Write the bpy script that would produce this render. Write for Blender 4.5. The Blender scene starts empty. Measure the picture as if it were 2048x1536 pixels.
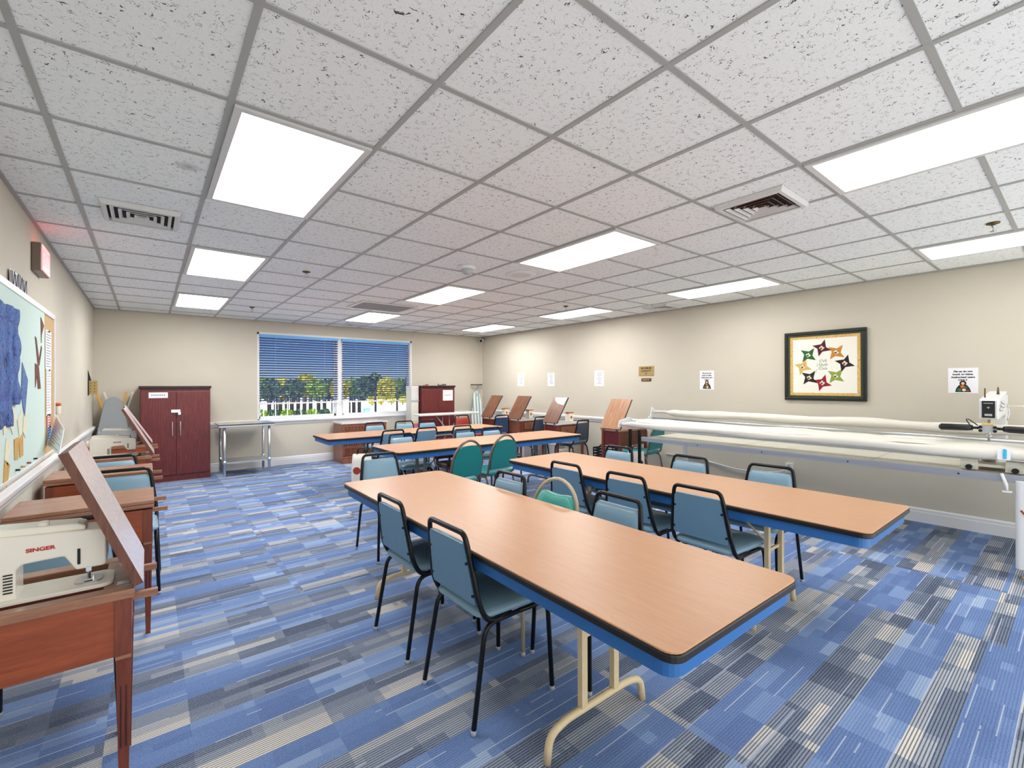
import bpy, math, random
from mathutils import Matrix, Vector
random.seed(7)
S = bpy.context.scene
COL = S.collection
PI = math.pi
XR, XL, YB, YF, ZC = 6.77, -0.30, 7.70, -2.45, 2.635   # room: right wall, left wall, window wall, open end, ceiling
T = 0.6096

# ------------------------------------------------------------------ materials
def lin(c):
    return tuple((v/255/12.92 if v/255 <= .04045 else ((v/255+.055)/1.055)**2.4) for v in c)

class G:
    """tiny node-graph helper"""
    def __init__(s, m):
        m.use_nodes = True
        s.t = m.node_tree
        s.bsdf = s.t.nodes.get('Principled BSDF')
    def n(s, typ, **kw):
        nd = s.t.nodes.new(typ)
        for k, v in kw.items(): setattr(nd, k, v)
        return nd
    def put(s, sock, v):
        if hasattr(v, 'is_linked') or isinstance(v, bpy.types.NodeSocket): s.t.links.new(v, sock)
        else: sock.default_value = v
    def m(s, op, a, b=0.0, c=None):
        nd = s.n('ShaderNodeMath', operation=op)
        s.put(nd.inputs[0], a); s.put(nd.inputs[1], b)
        if c is not None: s.put(nd.inputs[2], c)
        return nd.outputs[0]
    def mix(s, f, a, b, mode='MIX'):
        nd = s.n('ShaderNodeMix', data_type='RGBA', blend_type=mode)
        s.put(nd.inputs[0], f)
        s.put(nd.inputs[6], a if not isinstance(a, tuple) else (*a, 1)); s.put(nd.inputs[7], b if not isinstance(b, tuple) else (*b, 1))
        return nd.outputs[2]
    def obj(s):
        return s.n('ShaderNodeTexCoord').outputs['Object']
    def sep(s, v):
        nd = s.n('ShaderNodeSeparateXYZ'); s.put(nd.inputs[0], v); return nd.outputs
    def comb(s, x, y, z=0.0):
        nd = s.n('ShaderNodeCombineXYZ')
        for i, v in enumerate((x, y, z)): s.put(nd.inputs[i], v)
        return nd.outputs[0]
    def noise(s, vec, scale, detail=2.0, rough=.5, dist=0.0):
        nd = s.n('ShaderNodeTexNoise'); s.put(nd.inputs['Vector'], vec)
        nd.inputs['Scale'].default_value = scale; nd.inputs['Detail'].default_value = detail
        nd.inputs['Roughness'].default_value = rough; nd.inputs['Distortion'].default_value = dist
        return nd.outputs['Fac']
    def white(s, vec, dim='2D'):
        nd = s.n('ShaderNodeTexWhiteNoise', noise_dimensions=dim)
        if dim == '1D': s.put(nd.inputs['W'], vec)
        else: s.put(nd.inputs['Vector'], vec)
        return nd.outputs['Value']
    def ramp(s, f, stops):
        nd = s.n('ShaderNodeValToRGB'); s.put(nd.inputs[0], f)
        cr = nd.color_ramp
        while len(cr.elements) < len(stops): cr.elements.new(.5)
        for e, (p, c) in zip(cr.elements, stops): e.position = p; e.color = (*c, 1)
        return nd.outputs[0]
    def bump(s, h, strength=.2, dist=.01):
        nd = s.n('ShaderNodeBump'); nd.inputs['Strength'].default_value = strength; nd.inputs['Distance'].default_value = dist
        s.put(nd.inputs['Height'], h); s.t.links.new(nd.outputs[0], s.bsdf.inputs['Normal'])
    def color(s, v): s.put(s.bsdf.inputs['Base Color'], v)

def mat(name, rgb, rough=.5, metal=0.0, var=0.0, vscale=8.0, bump=0.0, bscale=60.0, spec=.5):
    m = bpy.data.materials.new(name); g = G(m); b = g.bsdf
    c = lin(rgb); b.inputs['Base Color'].default_value = (*c, 1)
    b.inputs['Roughness'].default_value = rough; b.inputs['Metallic'].default_value = metal
    b.inputs['Specular IOR Level'].default_value = spec
    if var:
        f = g.noise(g.obj(), vscale, 3)
        g.color(g.mix(f, tuple(v*(1-var) for v in c), tuple(min(1, v*(1+var)) for v in c)))
    if bump: g.bump(g.noise(g.obj(), bscale, 3), bump, .004)
    return m

def wood(name, dark, light, axis=0, scale=4.0, rough=.4, stretch=12.0, spec=.5):
    m = bpy.data.materials.new(name); g = G(m)
    mp = g.n('ShaderNodeMapping'); g.t.links.new(g.obj(), mp.inputs[0])
    sc = [1.0, stretch, 1.0] if axis == 'xz' else [1.0 if i == axis else stretch for i in range(3)]
    mp.inputs['Scale'].default_value = sc
    f = g.noise(mp.outputs[0], scale, 5, .6, .6)
    f2 = g.noise(mp.outputs[0], scale*5, 3, .6)
    f = g.m('ADD', g.m('MULTIPLY', f, .7), g.m('MULTIPLY', f2, .3))
    g.color(g.ramp(f, [(.34, lin(dark)), (.66, lin(light))]))
    g.bsdf.inputs['Roughness'].default_value = rough
    g.bsdf.inputs['Specular IOR Level'].default_value = spec
    return m

def emit(name, rgb, strength):
    m = bpy.data.materials.new(name); g = G(m); b = g.bsdf
    b.inputs['Base Color'].default_value = (.8, .8, .8, 1)
    b.inputs['Emission Color'].default_value = (*lin(rgb), 1); b.inputs['Emission Strength'].default_value = strength
    return m

def carpet_mat():
    m = bpy.data.materials.new('carpet tile'); g = G(m)
    xyz = g.sep(g.obj()); x, y = xyz[0], xyz[1]
    u = g.m('DIVIDE', g.m('SUBTRACT', x, 2.14), .485)
    ci = g.m('FLOOR', u)
    rowblk = g.m('FLOOR', g.m('DIVIDE', g.m('ADD', y, 1.2), 1.56))
    off = g.white(g.comb(g.m('FLOOR', g.m('MULTIPLY', ci, .5)), rowblk))
    v = g.m('ADD', g.m('DIVIDE', y, .39), g.m('MULTIPLY', g.m('FLOOR', g.m('MULTIPLY', off, 4)), .25))
    vf = g.m('FRACT', v)
    blue = g.m('LESS_THAN', vf, .5)
    v8 = g.m('MULTIPLY', v, 8.0); sub = g.m('FLOOR', v8); subf = g.m('FRACT', v8)
    xs = g.m('ADD', g.m('DIVIDE', x, .36), g.white(g.comb(sub, ci)))
    xi = g.m('FLOOR', xs)
    r = g.white(g.comb(xi, g.m('ADD', sub, 17.3)))
    # broader blocks so neighbours join up
    r2 = g.white(g.comb(g.m('FLOOR', g.m('DIVIDE', x, .2425)), g.m('FLOOR', g.m('MULTIPLY', v, 4.0))))
    rr = g.m('ADD', g.m('MULTIPLY', r, .42), g.m('MULTIPLY', r2, .58))
    stripe = g.ramp(rr, [(.0, lin((98, 110, 134))), (.3, lin((130, 142, 164))), (.55, lin((162, 172, 190))), (.74, lin((194, 198, 206))), (.88, lin((236, 230, 222)))])
    bluec = g.ramp(rr, [(.1, lin((106, 132, 182))), (.55, lin((120, 148, 198))), (.76, lin((142, 168, 212))), (.92, lin((178, 198, 226)))])
    s = g.m('ADD', .5, g.m('MULTIPLY', g.m('SINE', g.m('MULTIPLY', y, 2*PI/.0117)), .5))
    s = g.m('SMOOTH_MIN', 1.0, g.m('MULTIPLY', s, 1.7), .2)
    st = g.mix(g.m('MULTIPLY', g.m('SUBTRACT', 1.0, s), .85), stripe, lin((34, 40, 54)))
    bl = g.mix(g.m('MULTIPLY', g.m('SUBTRACT', 1.0, s), .34), bluec, lin((48, 70, 128)))
    c = g.mix(blue, st, bl)
    ln = g.m('MULTIPLY', g.m('LESS_THAN', subf, .10), g.m('GREATER_THAN', g.white(g.comb(g.m('ADD', xi, 91.0), sub)), .74))
    c = g.mix(g.m('MULTIPLY', ln, .75), c, lin((205, 212, 228)))
    sp = g.noise(g.obj(), 260, 2, .7)
    c = g.mix(g.m('MULTIPLY', g.m('SUBTRACT', sp, .35), .5), c, lin((25, 32, 55)), 'MIX')
    sp2 = g.noise(g.obj(), 190, 2, .8)
    c = g.mix(g.m('MULTIPLY', g.m('GREATER_THAN', sp2, .6), .28), c, lin((215, 222, 238)))
    g.color(c)
    g.bsdf.inputs['Roughness'].default_value = .95; g.bsdf.inputs['Specular IOR Level'].default_value = .15
    g.bump(sp, .35, .006)
    return m

def ceiling_mat():
    m = bpy.data.materials.new('fissured ceiling tile'); g = G(m)
    o = g.obj()
    f = g.noise(o, 34, 1.0, .5, 1.5)
    worm = g.m('LESS_THAN', g.m('ABSOLUTE', g.m('SUBTRACT', f, .5)), .016)
    mask = g.m('GREATER_THAN', g.noise(o, 38, 2, .5), .55)
    w = g.m('MULTIPLY', worm, mask)
    pin = g.m('GREATER_THAN', g.noise(o, 210, 1, .5), .73)
    w = g.m('MAXIMUM', w, g.m('MULTIPLY', pin, .55))
    xyz = g.sep(o)
    d = g.m('SQRT', g.m('ADD', g.m('POWER', g.m('SUBTRACT', xyz[0], .51), 2.0), g.m('POWER', g.m('SUBTRACT', xyz[1], 1.42), 2.0)))
    stain = g.m('MAXIMUM', 0.0, g.m('SUBTRACT', 1.0, g.m('DIVIDE', d, .07)))
    base = g.mix(g.noise(o, 150, 2), lin((228, 232, 231)), lin((244, 247, 246)))
    c = g.mix(g.m('MULTIPLY', w, .92), base, lin((44, 44, 46)))
    c = g.mix(g.m('MULTIPLY', stain, .6), c, lin((105, 105, 108)))
    g.color(c)
    g.bsdf.inputs['Roughness'].default_value = .95; g.bsdf.inputs['Specular IOR Level'].default_value = .1
    return m

def fabric_mat(name, cols, scale=14):
    m = bpy.data.materials.new(name); g = G(m)
    f = g.noise(g.obj(), scale, 4, .65, 1.2)
    n = len(cols)
    g.color(g.ramp(f, [(.28+.44*i/(n-1), lin(c)) for i, c in enumerate(cols)]))
    g.bsdf.inputs['Roughness'].default_value = .9
    return m

def stripe_mat(name, a, b, period, axis=0, duty=.5):
    m = bpy.data.materials.new(name); g = G(m)
    q = g.sep(g.obj())[axis]
    f = g.m('LESS_THAN', g.m('FRACT', g.m('DIVIDE', g.m('ADD', q, 10.0), period)), duty)
    g.color(g.mix(f, lin(a), lin(b))); g.bsdf.inputs['Roughness'].default_value = .9
    return m

def glass_mat():
    m = bpy.data.materials.new('window glass'); g = G(m)
    tr = g.n('ShaderNodeBsdfTransparent'); gl = g.n('ShaderNodeBsdfGlossy'); gl.inputs['Roughness'].default_value = .02
    mx = g.n('ShaderNodeMixShader'); mx.inputs[0].default_value = .004
    g.t.links.new(tr.outputs[0], mx.inputs[1]); g.t.links.new(gl.outputs[0], mx.inputs[2])
    g.t.links.new(mx.outputs[0], g.t.nodes['Material Output'].inputs[0])
    return m

M = dict(
    carpet=carpet_mat(), tile=ceiling_mat(), glass=glass_mat(),
    grid=mat('ceiling grid metal', (164, 165, 162), .5),
    wall=mat('beige wall paint', (205, 198, 182), .85, var=.03, vscale=3, bump=.12, bscale=240, spec=.2),
    white=mat('white trim paint', (228, 228, 228), .4),
    offwhite=mat('off white plastic', (220, 217, 202), .35),
    cream=mat('cream enamel', (244, 240, 227), .28),
    greyplastic=mat('grey plastic', (176, 180, 184), .4),
    paper=mat('paper', (236, 236, 240), .8),
    ink=mat('black ink', (24, 24, 26), .7),
    faint=mat('faint grey print', (150, 152, 166), .8),
    red=mat('red lettering', (190, 30, 40), .5),
    black=mat('black metal tube', (12, 12, 13), .3, spec=.35),
    blackplastic=mat('black plastic', (16, 16, 18), .4),
    taupe=mat('taupe metal tube', (120, 104, 94), .35, .35),
    beigetube=mat('beige metal tube', (190, 176, 148), .35, .2),
    tanleg=mat('cream painted steel', (226, 204, 160), .45, var=.12, vscale=30),
    greyleg=mat('grey brown steel', (128, 118, 110), .45),
    steel=mat('stainless steel', (205, 208, 210), .28, .85),
    chrome=mat('chrome', (200, 200, 205), .15, 1),
    alu=mat('grey aluminium rail', (168, 172, 182), .38, .45),
    bluevinyl=mat('light blue vinyl', (134, 168, 186), .3, var=.05, vscale=5),
    bluerear=mat('slate blue vinyl', (106, 144, 170), .42, var=.06, vscale=5),
    darkblue=mat('navy vinyl', (58, 78, 112), .4),
    charcoal=mat('charcoal blue vinyl', (66, 80, 96), .4),
    teal=mat('teal vinyl', (20, 128, 128), .4, var=.08, vscale=6),
    tealight=mat('pale teal vinyl', (84, 180, 168), .32),
    redvinyl=mat('brick red vinyl', (158, 50, 34), .45),
    brownvinyl=mat('dark brown vinyl', (84, 36, 28), .45),
    laminate=wood('tan table laminate', (198, 148, 110), (207, 158, 120), 1, 6, .32, 14, .4),
    laminate2=wood('tan table laminate across', (198, 148, 110), (207, 158, 120), 1, 6, .32, 14, .4),
    edge=mat('black table edge', (22, 20, 20), .4),
    apron=mat('blue painted apron', (44, 108, 178), .4),
    cherry=wood('red brown cabinet wood', (136, 62, 35), (168, 84, 48), 0, 5, .35, 10),
    cherryleg=wood('dark red brown leg wood', (104, 48, 32), (136, 66, 44), 2, 6, .4, 10),
    deskt=wood('brown cabinet top', (146, 100, 76), (174, 126, 100), 0, 5, .25, 10),
    lidface=wood('lid with painted glare', (222, 206, 202), (242, 232, 230), 0, 6, .16, 10, .8),  # whitish glare on the brown lid painted into its colour
    walnut=wood('walnut lid', (84, 50, 35), (136, 88, 62), 'xz', 5, .4, 10),
    walnutdark=wood('dark walnut', (84, 44, 30), (126, 74, 50), 2, 5, .4, 10),
    oak=wood('golden lid', (140, 98, 70), (192, 142, 104), 'xz', 3, .4, 10),
    maroon=wood('mahogany panel', (74, 24, 26), (118, 46, 44), 2, 5, .35, 14),
    maroondark=mat('dark mahogany edge', (52, 22, 24), .35),
    carved=wood('carved walnut', (120, 70, 50), (158, 100, 74), 2, 5, .35, 10),
    carvedtop=mat('cabinet top with painted glare', (214, 206, 204), .2),  # painted pale to stand for white glare on the top
    cork=mat('cork', (198, 164, 116), .9, var=.15, vscale=120),
    mint=mat('pale mint felt', (204, 224, 216), .95, var=.03, vscale=60),
    quiltblue=fabric_mat('blue purple batik', [(18, 22, 58), (40, 66, 132), (92, 126, 180), (56, 58, 140), (120, 96, 168)], 26),
    kiteblue=fabric_mat('blue print cotton', [(52, 66, 120), (88, 120, 172), (130, 140, 180)], 40),
    kitebrown=fabric_mat('brown print cotton', [(60, 34, 30), (128, 72, 60), (90, 50, 42)], 40),
    kitegold=fabric_mat('gold print cotton', [(176, 130, 60), (214, 172, 100), (150, 110, 60)], 40),
    kitecream=fabric_mat('cream print cotton', [(214, 210, 178), (232, 228, 206), (186, 190, 150)], 40),
    muslin=mat('white muslin', (228, 224, 213), .9, bump=.25, bscale=30),
    greycover=mat('grey ironing cover', (150, 154, 156), .85, var=.08, vscale=90),
    stripecover=stripe_mat('green striped cover', (238, 242, 240), (150, 178, 176), .085, 0, .45),
    yellowwood=mat('yellow varnished wood', (214, 160, 62), .35),
    palewood=mat('pale wood', (226, 222, 204), .45),
    tanwood=mat('tan wood', (206, 178, 130), .5),
    gold=mat('brass plate', (176, 150, 98), .4, .5, var=.1, vscale=60),
    bronze=mat('dark bronze', (96, 78, 40), .4, .5),
    frameblack=mat('black frame', (24, 30, 26), .3),
    matgreen=mat('dark olive mat', (48, 58, 34), .6),
    goldborder=fabric_mat('gold and brown print', [(70, 44, 18), (206, 156, 80), (236, 206, 140), (110, 70, 30)], 90),
    quiltwhite=mat('white quilted cotton', (240, 238, 226), .95, bump=.5, bscale=40),
    pink=mat('pink plastic', (208, 118, 128), .5),
    slat=mat('blind slat in painted backlit shade', (20, 58, 124), .5),  # navy paints in the shade of slats seen against the light
    blindrail=mat('pale blue blind valance', (110, 180, 236), .5),
    cyan=mat('cyan button', (20, 176, 214), .4),
    orange=mat('orange cap', (206, 96, 36), .45),
    skin=mat('printed peach', (232, 190, 160), .8), green=mat('printed green', (60, 110, 60), .8), brownp=mat('printed brown', (110, 66, 40), .8),
    amber=mat('amber plastic', (222, 190, 110), .4),
    mesh=mat('vent metal', (208, 208, 206), .45), ventdark=mat('vent interior', (20, 20, 22), .8), rust=mat('rusty vent louver', (118, 82, 68), .6, var=.2, vscale=40),
    diffuser=emit('fluorescent diffuser bright', (255, 255, 255), 23.0), diffuser5=emit('fluorescent diffuser', (255, 255, 255), 18.0), diffuser1=emit('fluorescent diffuser soft', (255, 255, 255), 11.5), diffuser0=emit('fluorescent diffuser dim', (255, 255, 255), 6.0),  # panel strength stepped by row to even out the room's brightness
    exitface=emit('lit exit sign face', (255, 120, 124), .8),
    exitlamp=emit('red exit lamp', (255, 40, 30), 3.0),
    exitred=emit('red exit letter', (255, 40, 50), 1.4),
    concrete=mat('pale concrete', (232, 230, 226), .9, var=.05, vscale=.6),
    leaf=fabric_mat('green leaves', [(56, 96, 30), (120, 160, 44), (196, 206, 74)], 3),
    leafdark=fabric_mat('dark green leaves', [(26, 46, 46), (60, 96, 76), (140, 160, 70)], 3),
    leafgold=fabric_mat('yellow green leaves', [(96, 116, 24), (196, 190, 44), (232, 204, 70)], 3),
    bark=mat('bark', (84, 66, 50), .9),
    carblue=mat('pale blue car paint', (150, 190, 226), .3), carwhite=mat('white car paint', (240, 240, 242), .3), carglass=mat('dark car glass', (30, 36, 44), .1),
)

# ------------------------------------------------------------------ mesh helper
class MB:
    def __init__(s): s.v = []; s.f = []; s.mi = []; s.sm = []; s.cur = 0
    def mat(s, i): s.cur = i; return s
    def add(s, vs, fs, smooth=False):
        b = len(s.v); s.v += [tuple(v) for v in vs]
        for f in fs: s.f.append(tuple(b+i for i in f)); s.mi.append(s.cur); s.sm.append(smooth)
        return s
    def box(s, c, d, R=None):
        c = Vector(c); h = [q/2 for q in d]
        vs = []
        for z in (-1, 1):
            for y in (-1, 1):
                for x in (-1, 1):
                    p = Vector((x*h[0], y*h[1], z*h[2]))
                    if R is not None: p = R @ p
                    vs.append(c+p)
        return s.add(vs, [(0, 2, 3, 1), (4, 5, 7, 6), (0, 1, 5, 4), (2, 6, 7, 3), (0, 4, 6, 2), (1, 3, 7, 5)])
    def b2(s, x0, x1, y0, y1, z0, z1): return s.box(((x0+x1)/2, (y0+y1)/2, (z0+z1)/2), (x1-x0, y1-y0, z1-z0))
    def prism(s, poly, d, Mx, smooth=False):
        """poly in local XY, extruded along local Z from 0 to d, placed by matrix Mx"""
        n = len(poly)
        vs = [Mx @ Vector((x, y, 0)) for x, y in poly] + [Mx @ Vector((x, y, d)) for x, y in poly]
        area = sum(poly[i][0]*poly[(i+1) % n][1]-poly[(i+1) % n][0]*poly[i][1] for i in range(n))
        fs = [tuple(range(n-1, -1, -1)), tuple(range(n, 2*n))] + [(i, (i+1) % n, n+(i+1) % n, n+i) for i in range(n)]
        if (area < 0) != (d < 0): fs = [f[::-1] for f in fs]
        return s.add(vs, fs, smooth)
    def tube(s, pts, r, n=8, closed=False, caps=True):
        pts = [Vector(p) for p in pts]; k = len(pts)
        rs = r if isinstance(r, (list, tuple)) else [r]*k
        tang = []
        for i in range(k):
            if closed: t = pts[(i+1) % k]-pts[i-1]
            else: t = pts[min(i+1, k-1)]-pts[max(i-1, 0)]
            tang.append(t.normalized())
        up = Vector((0, 0, 1)) if abs(tang[0].z) < .9 else Vector((1, 0, 0))
        nrm = (up - tang[0]*up.dot(tang[0])).normalized()
        vs = []
        for i in range(k):
            nrm = (nrm - tang[i]*nrm.dot(tang[i])).normalized()
            bi = tang[i].cross(nrm)
            for j in range(n):
                a = 2*PI*j/n
                vs.append(pts[i]+(nrm*math.cos(a)+bi*math.sin(a))*rs[i])
        fs = []
        for i in range(k if closed else k-1):
            i2 = (i+1) % k
            for j in range(n):
                fs.append((i*n+j, i*n+(j+1) % n, i2*n+(j+1) % n, i2*n+j))
        s.add(vs, fs, True)
        if caps and not closed:
            b = len(s.v)-len(vs)
            s.f.append(tuple(b+j for j in range(n-1, -1, -1))); s.mi.append(s.cur); s.sm.append(False)
            s.f.append(tuple(b+(k-1)*n+j for j in range(n))); s.mi.append(s.cur); s.sm.append(False)
        return s
    def cyl(s, p0, p1, r, n=14): return s.tube([p0, p1], r if not isinstance(r, tuple) else list(r), n)
    def lathe(s, prof, c, n=24, Mx=None):
        vs = []
        for r, z in prof:
            for j in range(n):
                a = 2*PI*j/n; p = Vector((r*math.cos(a), r*math.sin(a), z))
                vs.append((Mx @ p if Mx is not None else p)+Vector(c))
        k = len(prof); fs = []
        for i in range(k-1):
            for j in range(n): fs.append((i*n+j, i*n+(j+1) % n, (i+1)*n+(j+1) % n, (i+1)*n+j))
        fs.append(tuple(range(n-1, -1, -1))); fs.append(tuple((k-1)*n+j for j in range(n)))
        return s.add(vs, fs, True)
    def loft(s, rings, smooth=True, caps=True):
        n = len(rings[0]); k = len(rings)
        vs = [p for r in rings for p in r]; fs = []
        for i in range(k-1):
            for j in range(n): fs.append((i*n+j, i*n+(j+1) % n, (i+1)*n+(j+1) % n, (i+1)*n+j))
        if caps: fs.append(tuple(range(n-1, -1, -1))); fs.append(tuple((k-1)*n+j for j in range(n)))
        return s.add(vs, fs, smooth)

def fillet(pts, r, seg=5):
    pts = [Vector(p) for p in pts]; out = [pts[0]]
    for i in range(1, len(pts)-1):
        a, b, c = pts[i-1], pts[i], pts[i+1]
        d1 = (a-b); d2 = (c-b); rr = min(r, d1.length*.49, d2.length*.49)
        p, q = b+d1.normalized()*rr, b+d2.normalized()*rr
        for k in range(seg+1):
            t = k/seg; out.append(p*(1-t)**2+b*2*t*(1-t)+q*t*t)
    out.append(pts[-1]); return out

def rrect(x0, x1, y0, y1, r, seg=5):
    o = []
    for cx, cy, a0 in ((x1-r, y1-r, 0), (x0+r, y1-r, 90), (x0+r, y0+r, 180), (x1-r, y0+r, 270)):
        for k in range(seg+1):
            a = math.radians(a0+90*k/seg); o.append((cx+r*math.cos(a), cy+r*math.sin(a)))
    return o

def obj(name, mb, mats, parent=None, bevel=0.0, loc=None):
    me = bpy.data.meshes.new(name)
    me.from_pydata(mb.v, [], mb.f)
    mats = mats if isinstance(mats, (list, tuple)) else [mats]
    for q in mats: me.materials.append(M[q] if isinstance(q, str) else q)
    me.polygons.foreach_set('material_index', [min(i, len(mats)-1) for i in mb.mi])
    me.polygons.foreach_set('use_smooth', mb.sm)
    me.update()
    o = bpy.data.objects.new(name, me); COL.objects.link(o)
    if parent is not None: o.parent = parent
    if loc is not None: o.location = loc
    if bevel:
        b = o.modifiers.new('bevel', 'BEVEL'); b.width = bevel; b.segments = 2; b.limit_method = 'ANGLE'; b.angle_limit = math.radians(40)
    return o

def tag(o, label, cat, group=None, kind=None):
    if label: o['label'] = label
    if cat: o['category'] = cat
    if group: o['group'] = group
    if kind: o['kind'] = kind
    return o

def thing(name, label, cat, loc=(0, 0, 0), rz=0.0, group=None):
    o = bpy.data.objects.new(name, None); o.empty_display_size = .1; COL.objects.link(o)
    o.location = loc; o.rotation_euler = (0, 0, rz)
    return tag(o, label, cat, group)

def struct(name, mb, mats, parent=None, bevel=0.0):
    o = obj(name, mb, mats, parent, bevel)
    if parent is None: o['kind'] = 'structure'
    return o

def dup(root, loc, rz, label, group=None, swap=None, scale=None):
    r = root.copy(); COL.objects.link(r); r.location = loc; r.rotation_euler = (0, 0, rz)
    if label: r['label'] = label
    if group: r['group'] = group
    if scale: r.scale = (scale,)*3
    for ch in list(root.children):
        c = ch.copy(); COL.objects.link(c); c.parent = r
        for gch in list(ch.children):
            d = gch.copy(); COL.objects.link(d); d.parent = c
    return r

def frame(ax, ay, az, o):
    m = Matrix.Identity(4)
    for i, c in enumerate((ax, ay, az)):
        for j in range(3): m[j][i] = c[j]
    m.translation = Vector(o); return m
def on_right(y, z, off=0.0): return frame((0, -1, 0), (0, 0, 1), (-1, 0, 0), (XR-off, y, z))
def on_left(y, z, off=0.0): return frame((0, 1, 0), (0, 0, 1), (1, 0, 0), (XL+off, y, z))
def on_back(x, z, off=0.0): return frame((1, 0, 0), (0, 0, 1), (0, -1, 0), (x, YB-off, z))

def text(name, body, size, Mx, m, parent, align='CENTER', extrude=.0004, sx=1.0, bold=0.0):
    cu = bpy.data.curves.new(name, 'FONT'); cu.body = body; cu.size = size; cu.align_x = align; cu.align_y = 'CENTER'
    cu.extrude = extrude; cu.offset = bold; cu.materials.append(M[m])
    tmp = bpy.data.objects.new(name, cu); COL.objects.link(tmp)
    me = bpy.data.meshes.new_from_object(tmp.evaluated_get(bpy.context.evaluated_depsgraph_get()))
    bpy.data.objects.remove(tmp); bpy.data.curves.remove(cu)
    if not me.materials: me.materials.append(M[m])
    o = bpy.data.objects.new(name, me); COL.objects.link(o); o.parent = parent
    o.matrix_local = Mx @ Matrix.Diagonal((sx, 1, 1, 1)); return o

# ------------------------------------------------------------------ room shell
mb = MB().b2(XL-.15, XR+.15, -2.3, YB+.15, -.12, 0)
struct('floor', mb, 'carpet')
mb = MB().b2(XL-.15, XR+.15, -3.2, YB+.15, ZC, ZC+.1).mat(1)
for i in range(0, 12):
    x = i*T
    if XL < x < XR: mb.b2(x-.012, x+.012, -3.2, YB, ZC-.006, ZC+.001)
for j in range(-5, 13):
    y = j*T
    xs = [XL]+[i*T for i in range(0, 12)]+[XR]
    mb.b2(XL, XR, y-.012, y+.012, ZC-.0055, ZC+.001)
mb.b2(XL, XL+.022, -3.2, YB, ZC-.007, ZC+.001); mb.b2(XR-.022, XR, -3.2, YB, ZC-.007, ZC+.001); mb.b2(XL, XR, YB-.022, YB, ZC-.007, ZC+.001)
struct('ceiling', mb, ['tile', 'grid'])
struct('wall_left', MB().b2(XL-.15, XL, -3.2, YB, 0, ZC), 'wall')
struct('wall_right', MB().b2(XR, XR+.15, -3.2, YB, 0, ZC), 'wall')
WX0, WX1, WZ0, WZ1 = 1.87, 4.88, .835, 2.43
mb = MB().b2(XL-.15, WX0, YB, YB+.15, 0, ZC).b2(WX1, XR+.15, YB, YB+.15, 0, ZC).b2(WX0, WX1, YB, YB+.15, 0, WZ0).b2(WX0, WX1, YB, YB+.15, WZ1, ZC)
struct('wall_back', mb, 'wall')
base_prof = [(0, 0), (.016, 0), (.016, .105), (.012, .112), (.012, .135), (.006, .145), (0, .15)]
rail_prof = [(0, .79), (.012, .792), (.016, .81), (.03, .835), (.034, .86), (.028, .872), (.012, .876), (0, .88)]
def run(name, prof, side):
    if side == 'left': Mx = frame((1, 0, 0), (0, 0, 1), (0, -1, 0), (XL, YB, 0)); L = YB+3.2
    elif side == 'right': Mx = frame((-1, 0, 0), (0, 0, 1), (0, 1, 0), (XR, -3.2, 0)); L = YB+3.2
    else: Mx = frame((0, -1, 0), (0, 0, 1), (-1, 0, 0), (XR, YB, 0)); L = XR-XL
    mb = MB().prism(prof, L, Mx)
    struct(name, mb, 'white')
for sd in ('left', 'right', 'back'): run('baseboard_'+sd, base_prof, sd)
run('trim_1', rail_prof, 'left'); run('trim_2', rail_prof, 'right'); run('trim_3', [(p[0], p[1]-.035) for p in rail_prof], 'back')

# window
w = MB()
fy = YB+.09
w.b2(WX0, WX0+.03, YB+.0, YB+.15, WZ0, WZ1).b2(WX1-.035, WX1, YB+.0, YB+.15, WZ0, WZ1).b2(WX0, WX1, YB, YB+.15, WZ1-.035, WZ1).b2(WX0, WX1, YB, YB+.15, WZ0, WZ0+.03)
w.b2(3.27, 3.39, YB+.05, YB+.14, WZ0, WZ1)
for a, b in ((WX0+.03, 3.27), (3.39, WX1-.035)):
    w.b2(a, a+.03, fy, fy+.04, WZ0+.03, WZ1-.035).b2(b-.03, b, fy, fy+.04, WZ0+.03, WZ1-.035).b2(a, b, fy, fy+.04, WZ0+.03, WZ0+.07)
win = struct('window_1', w, 'white')
g_ = MB()
for a, b in ((WX0+.06, 3.24), (3.42, WX1-.065)): g_.b2(a, b, fy+.015, fy+.021, WZ0+.07, WZ1-.035)
obj('pane', g_, 'glass', win)
obj('window_sill', MB().b2(WX0-.03, WX1+.03, YB-.05, YB+.02, WZ0-.03, WZ0), 'white', win, .006)
for a, b, lab in ((WX0+.032, 3.295, 'slatted blind in painted backlit shade over the window half nearer the tall mahogany cabinet'), (3.365, WX1-.06, 'slatted blind in painted backlit shade over the window half nearer the white drawer tower')):
    bl = thing('window_blind', lab, 'blind', ((a+b)/2, YB+.02, 0), 0, 'slatted blinds in the window')
    W = (b-a)/2
    obj('valance', MB().b2(-W, W, -.03, .02, WZ1-.085, WZ1-.036), 'blindrail', bl, .004)
    R = Matrix.Rotation(math.radians(-24), 3, 'X')
    z = WZ1-.105
    while z > 1.185:
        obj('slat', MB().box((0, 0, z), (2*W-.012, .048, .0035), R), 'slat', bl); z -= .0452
    obj('bottom_rail', MB().b2(-W, W, -.022, .018, 1.125, 1.152), 'white', bl, .003)
    for fx in (-.62, .62): obj('ladder_cord', MB().tube([(fx*W, -.028, WZ1-.08), (fx*W, -.028, 1.14)], .0018, 6), 'blindrail', bl)

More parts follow.
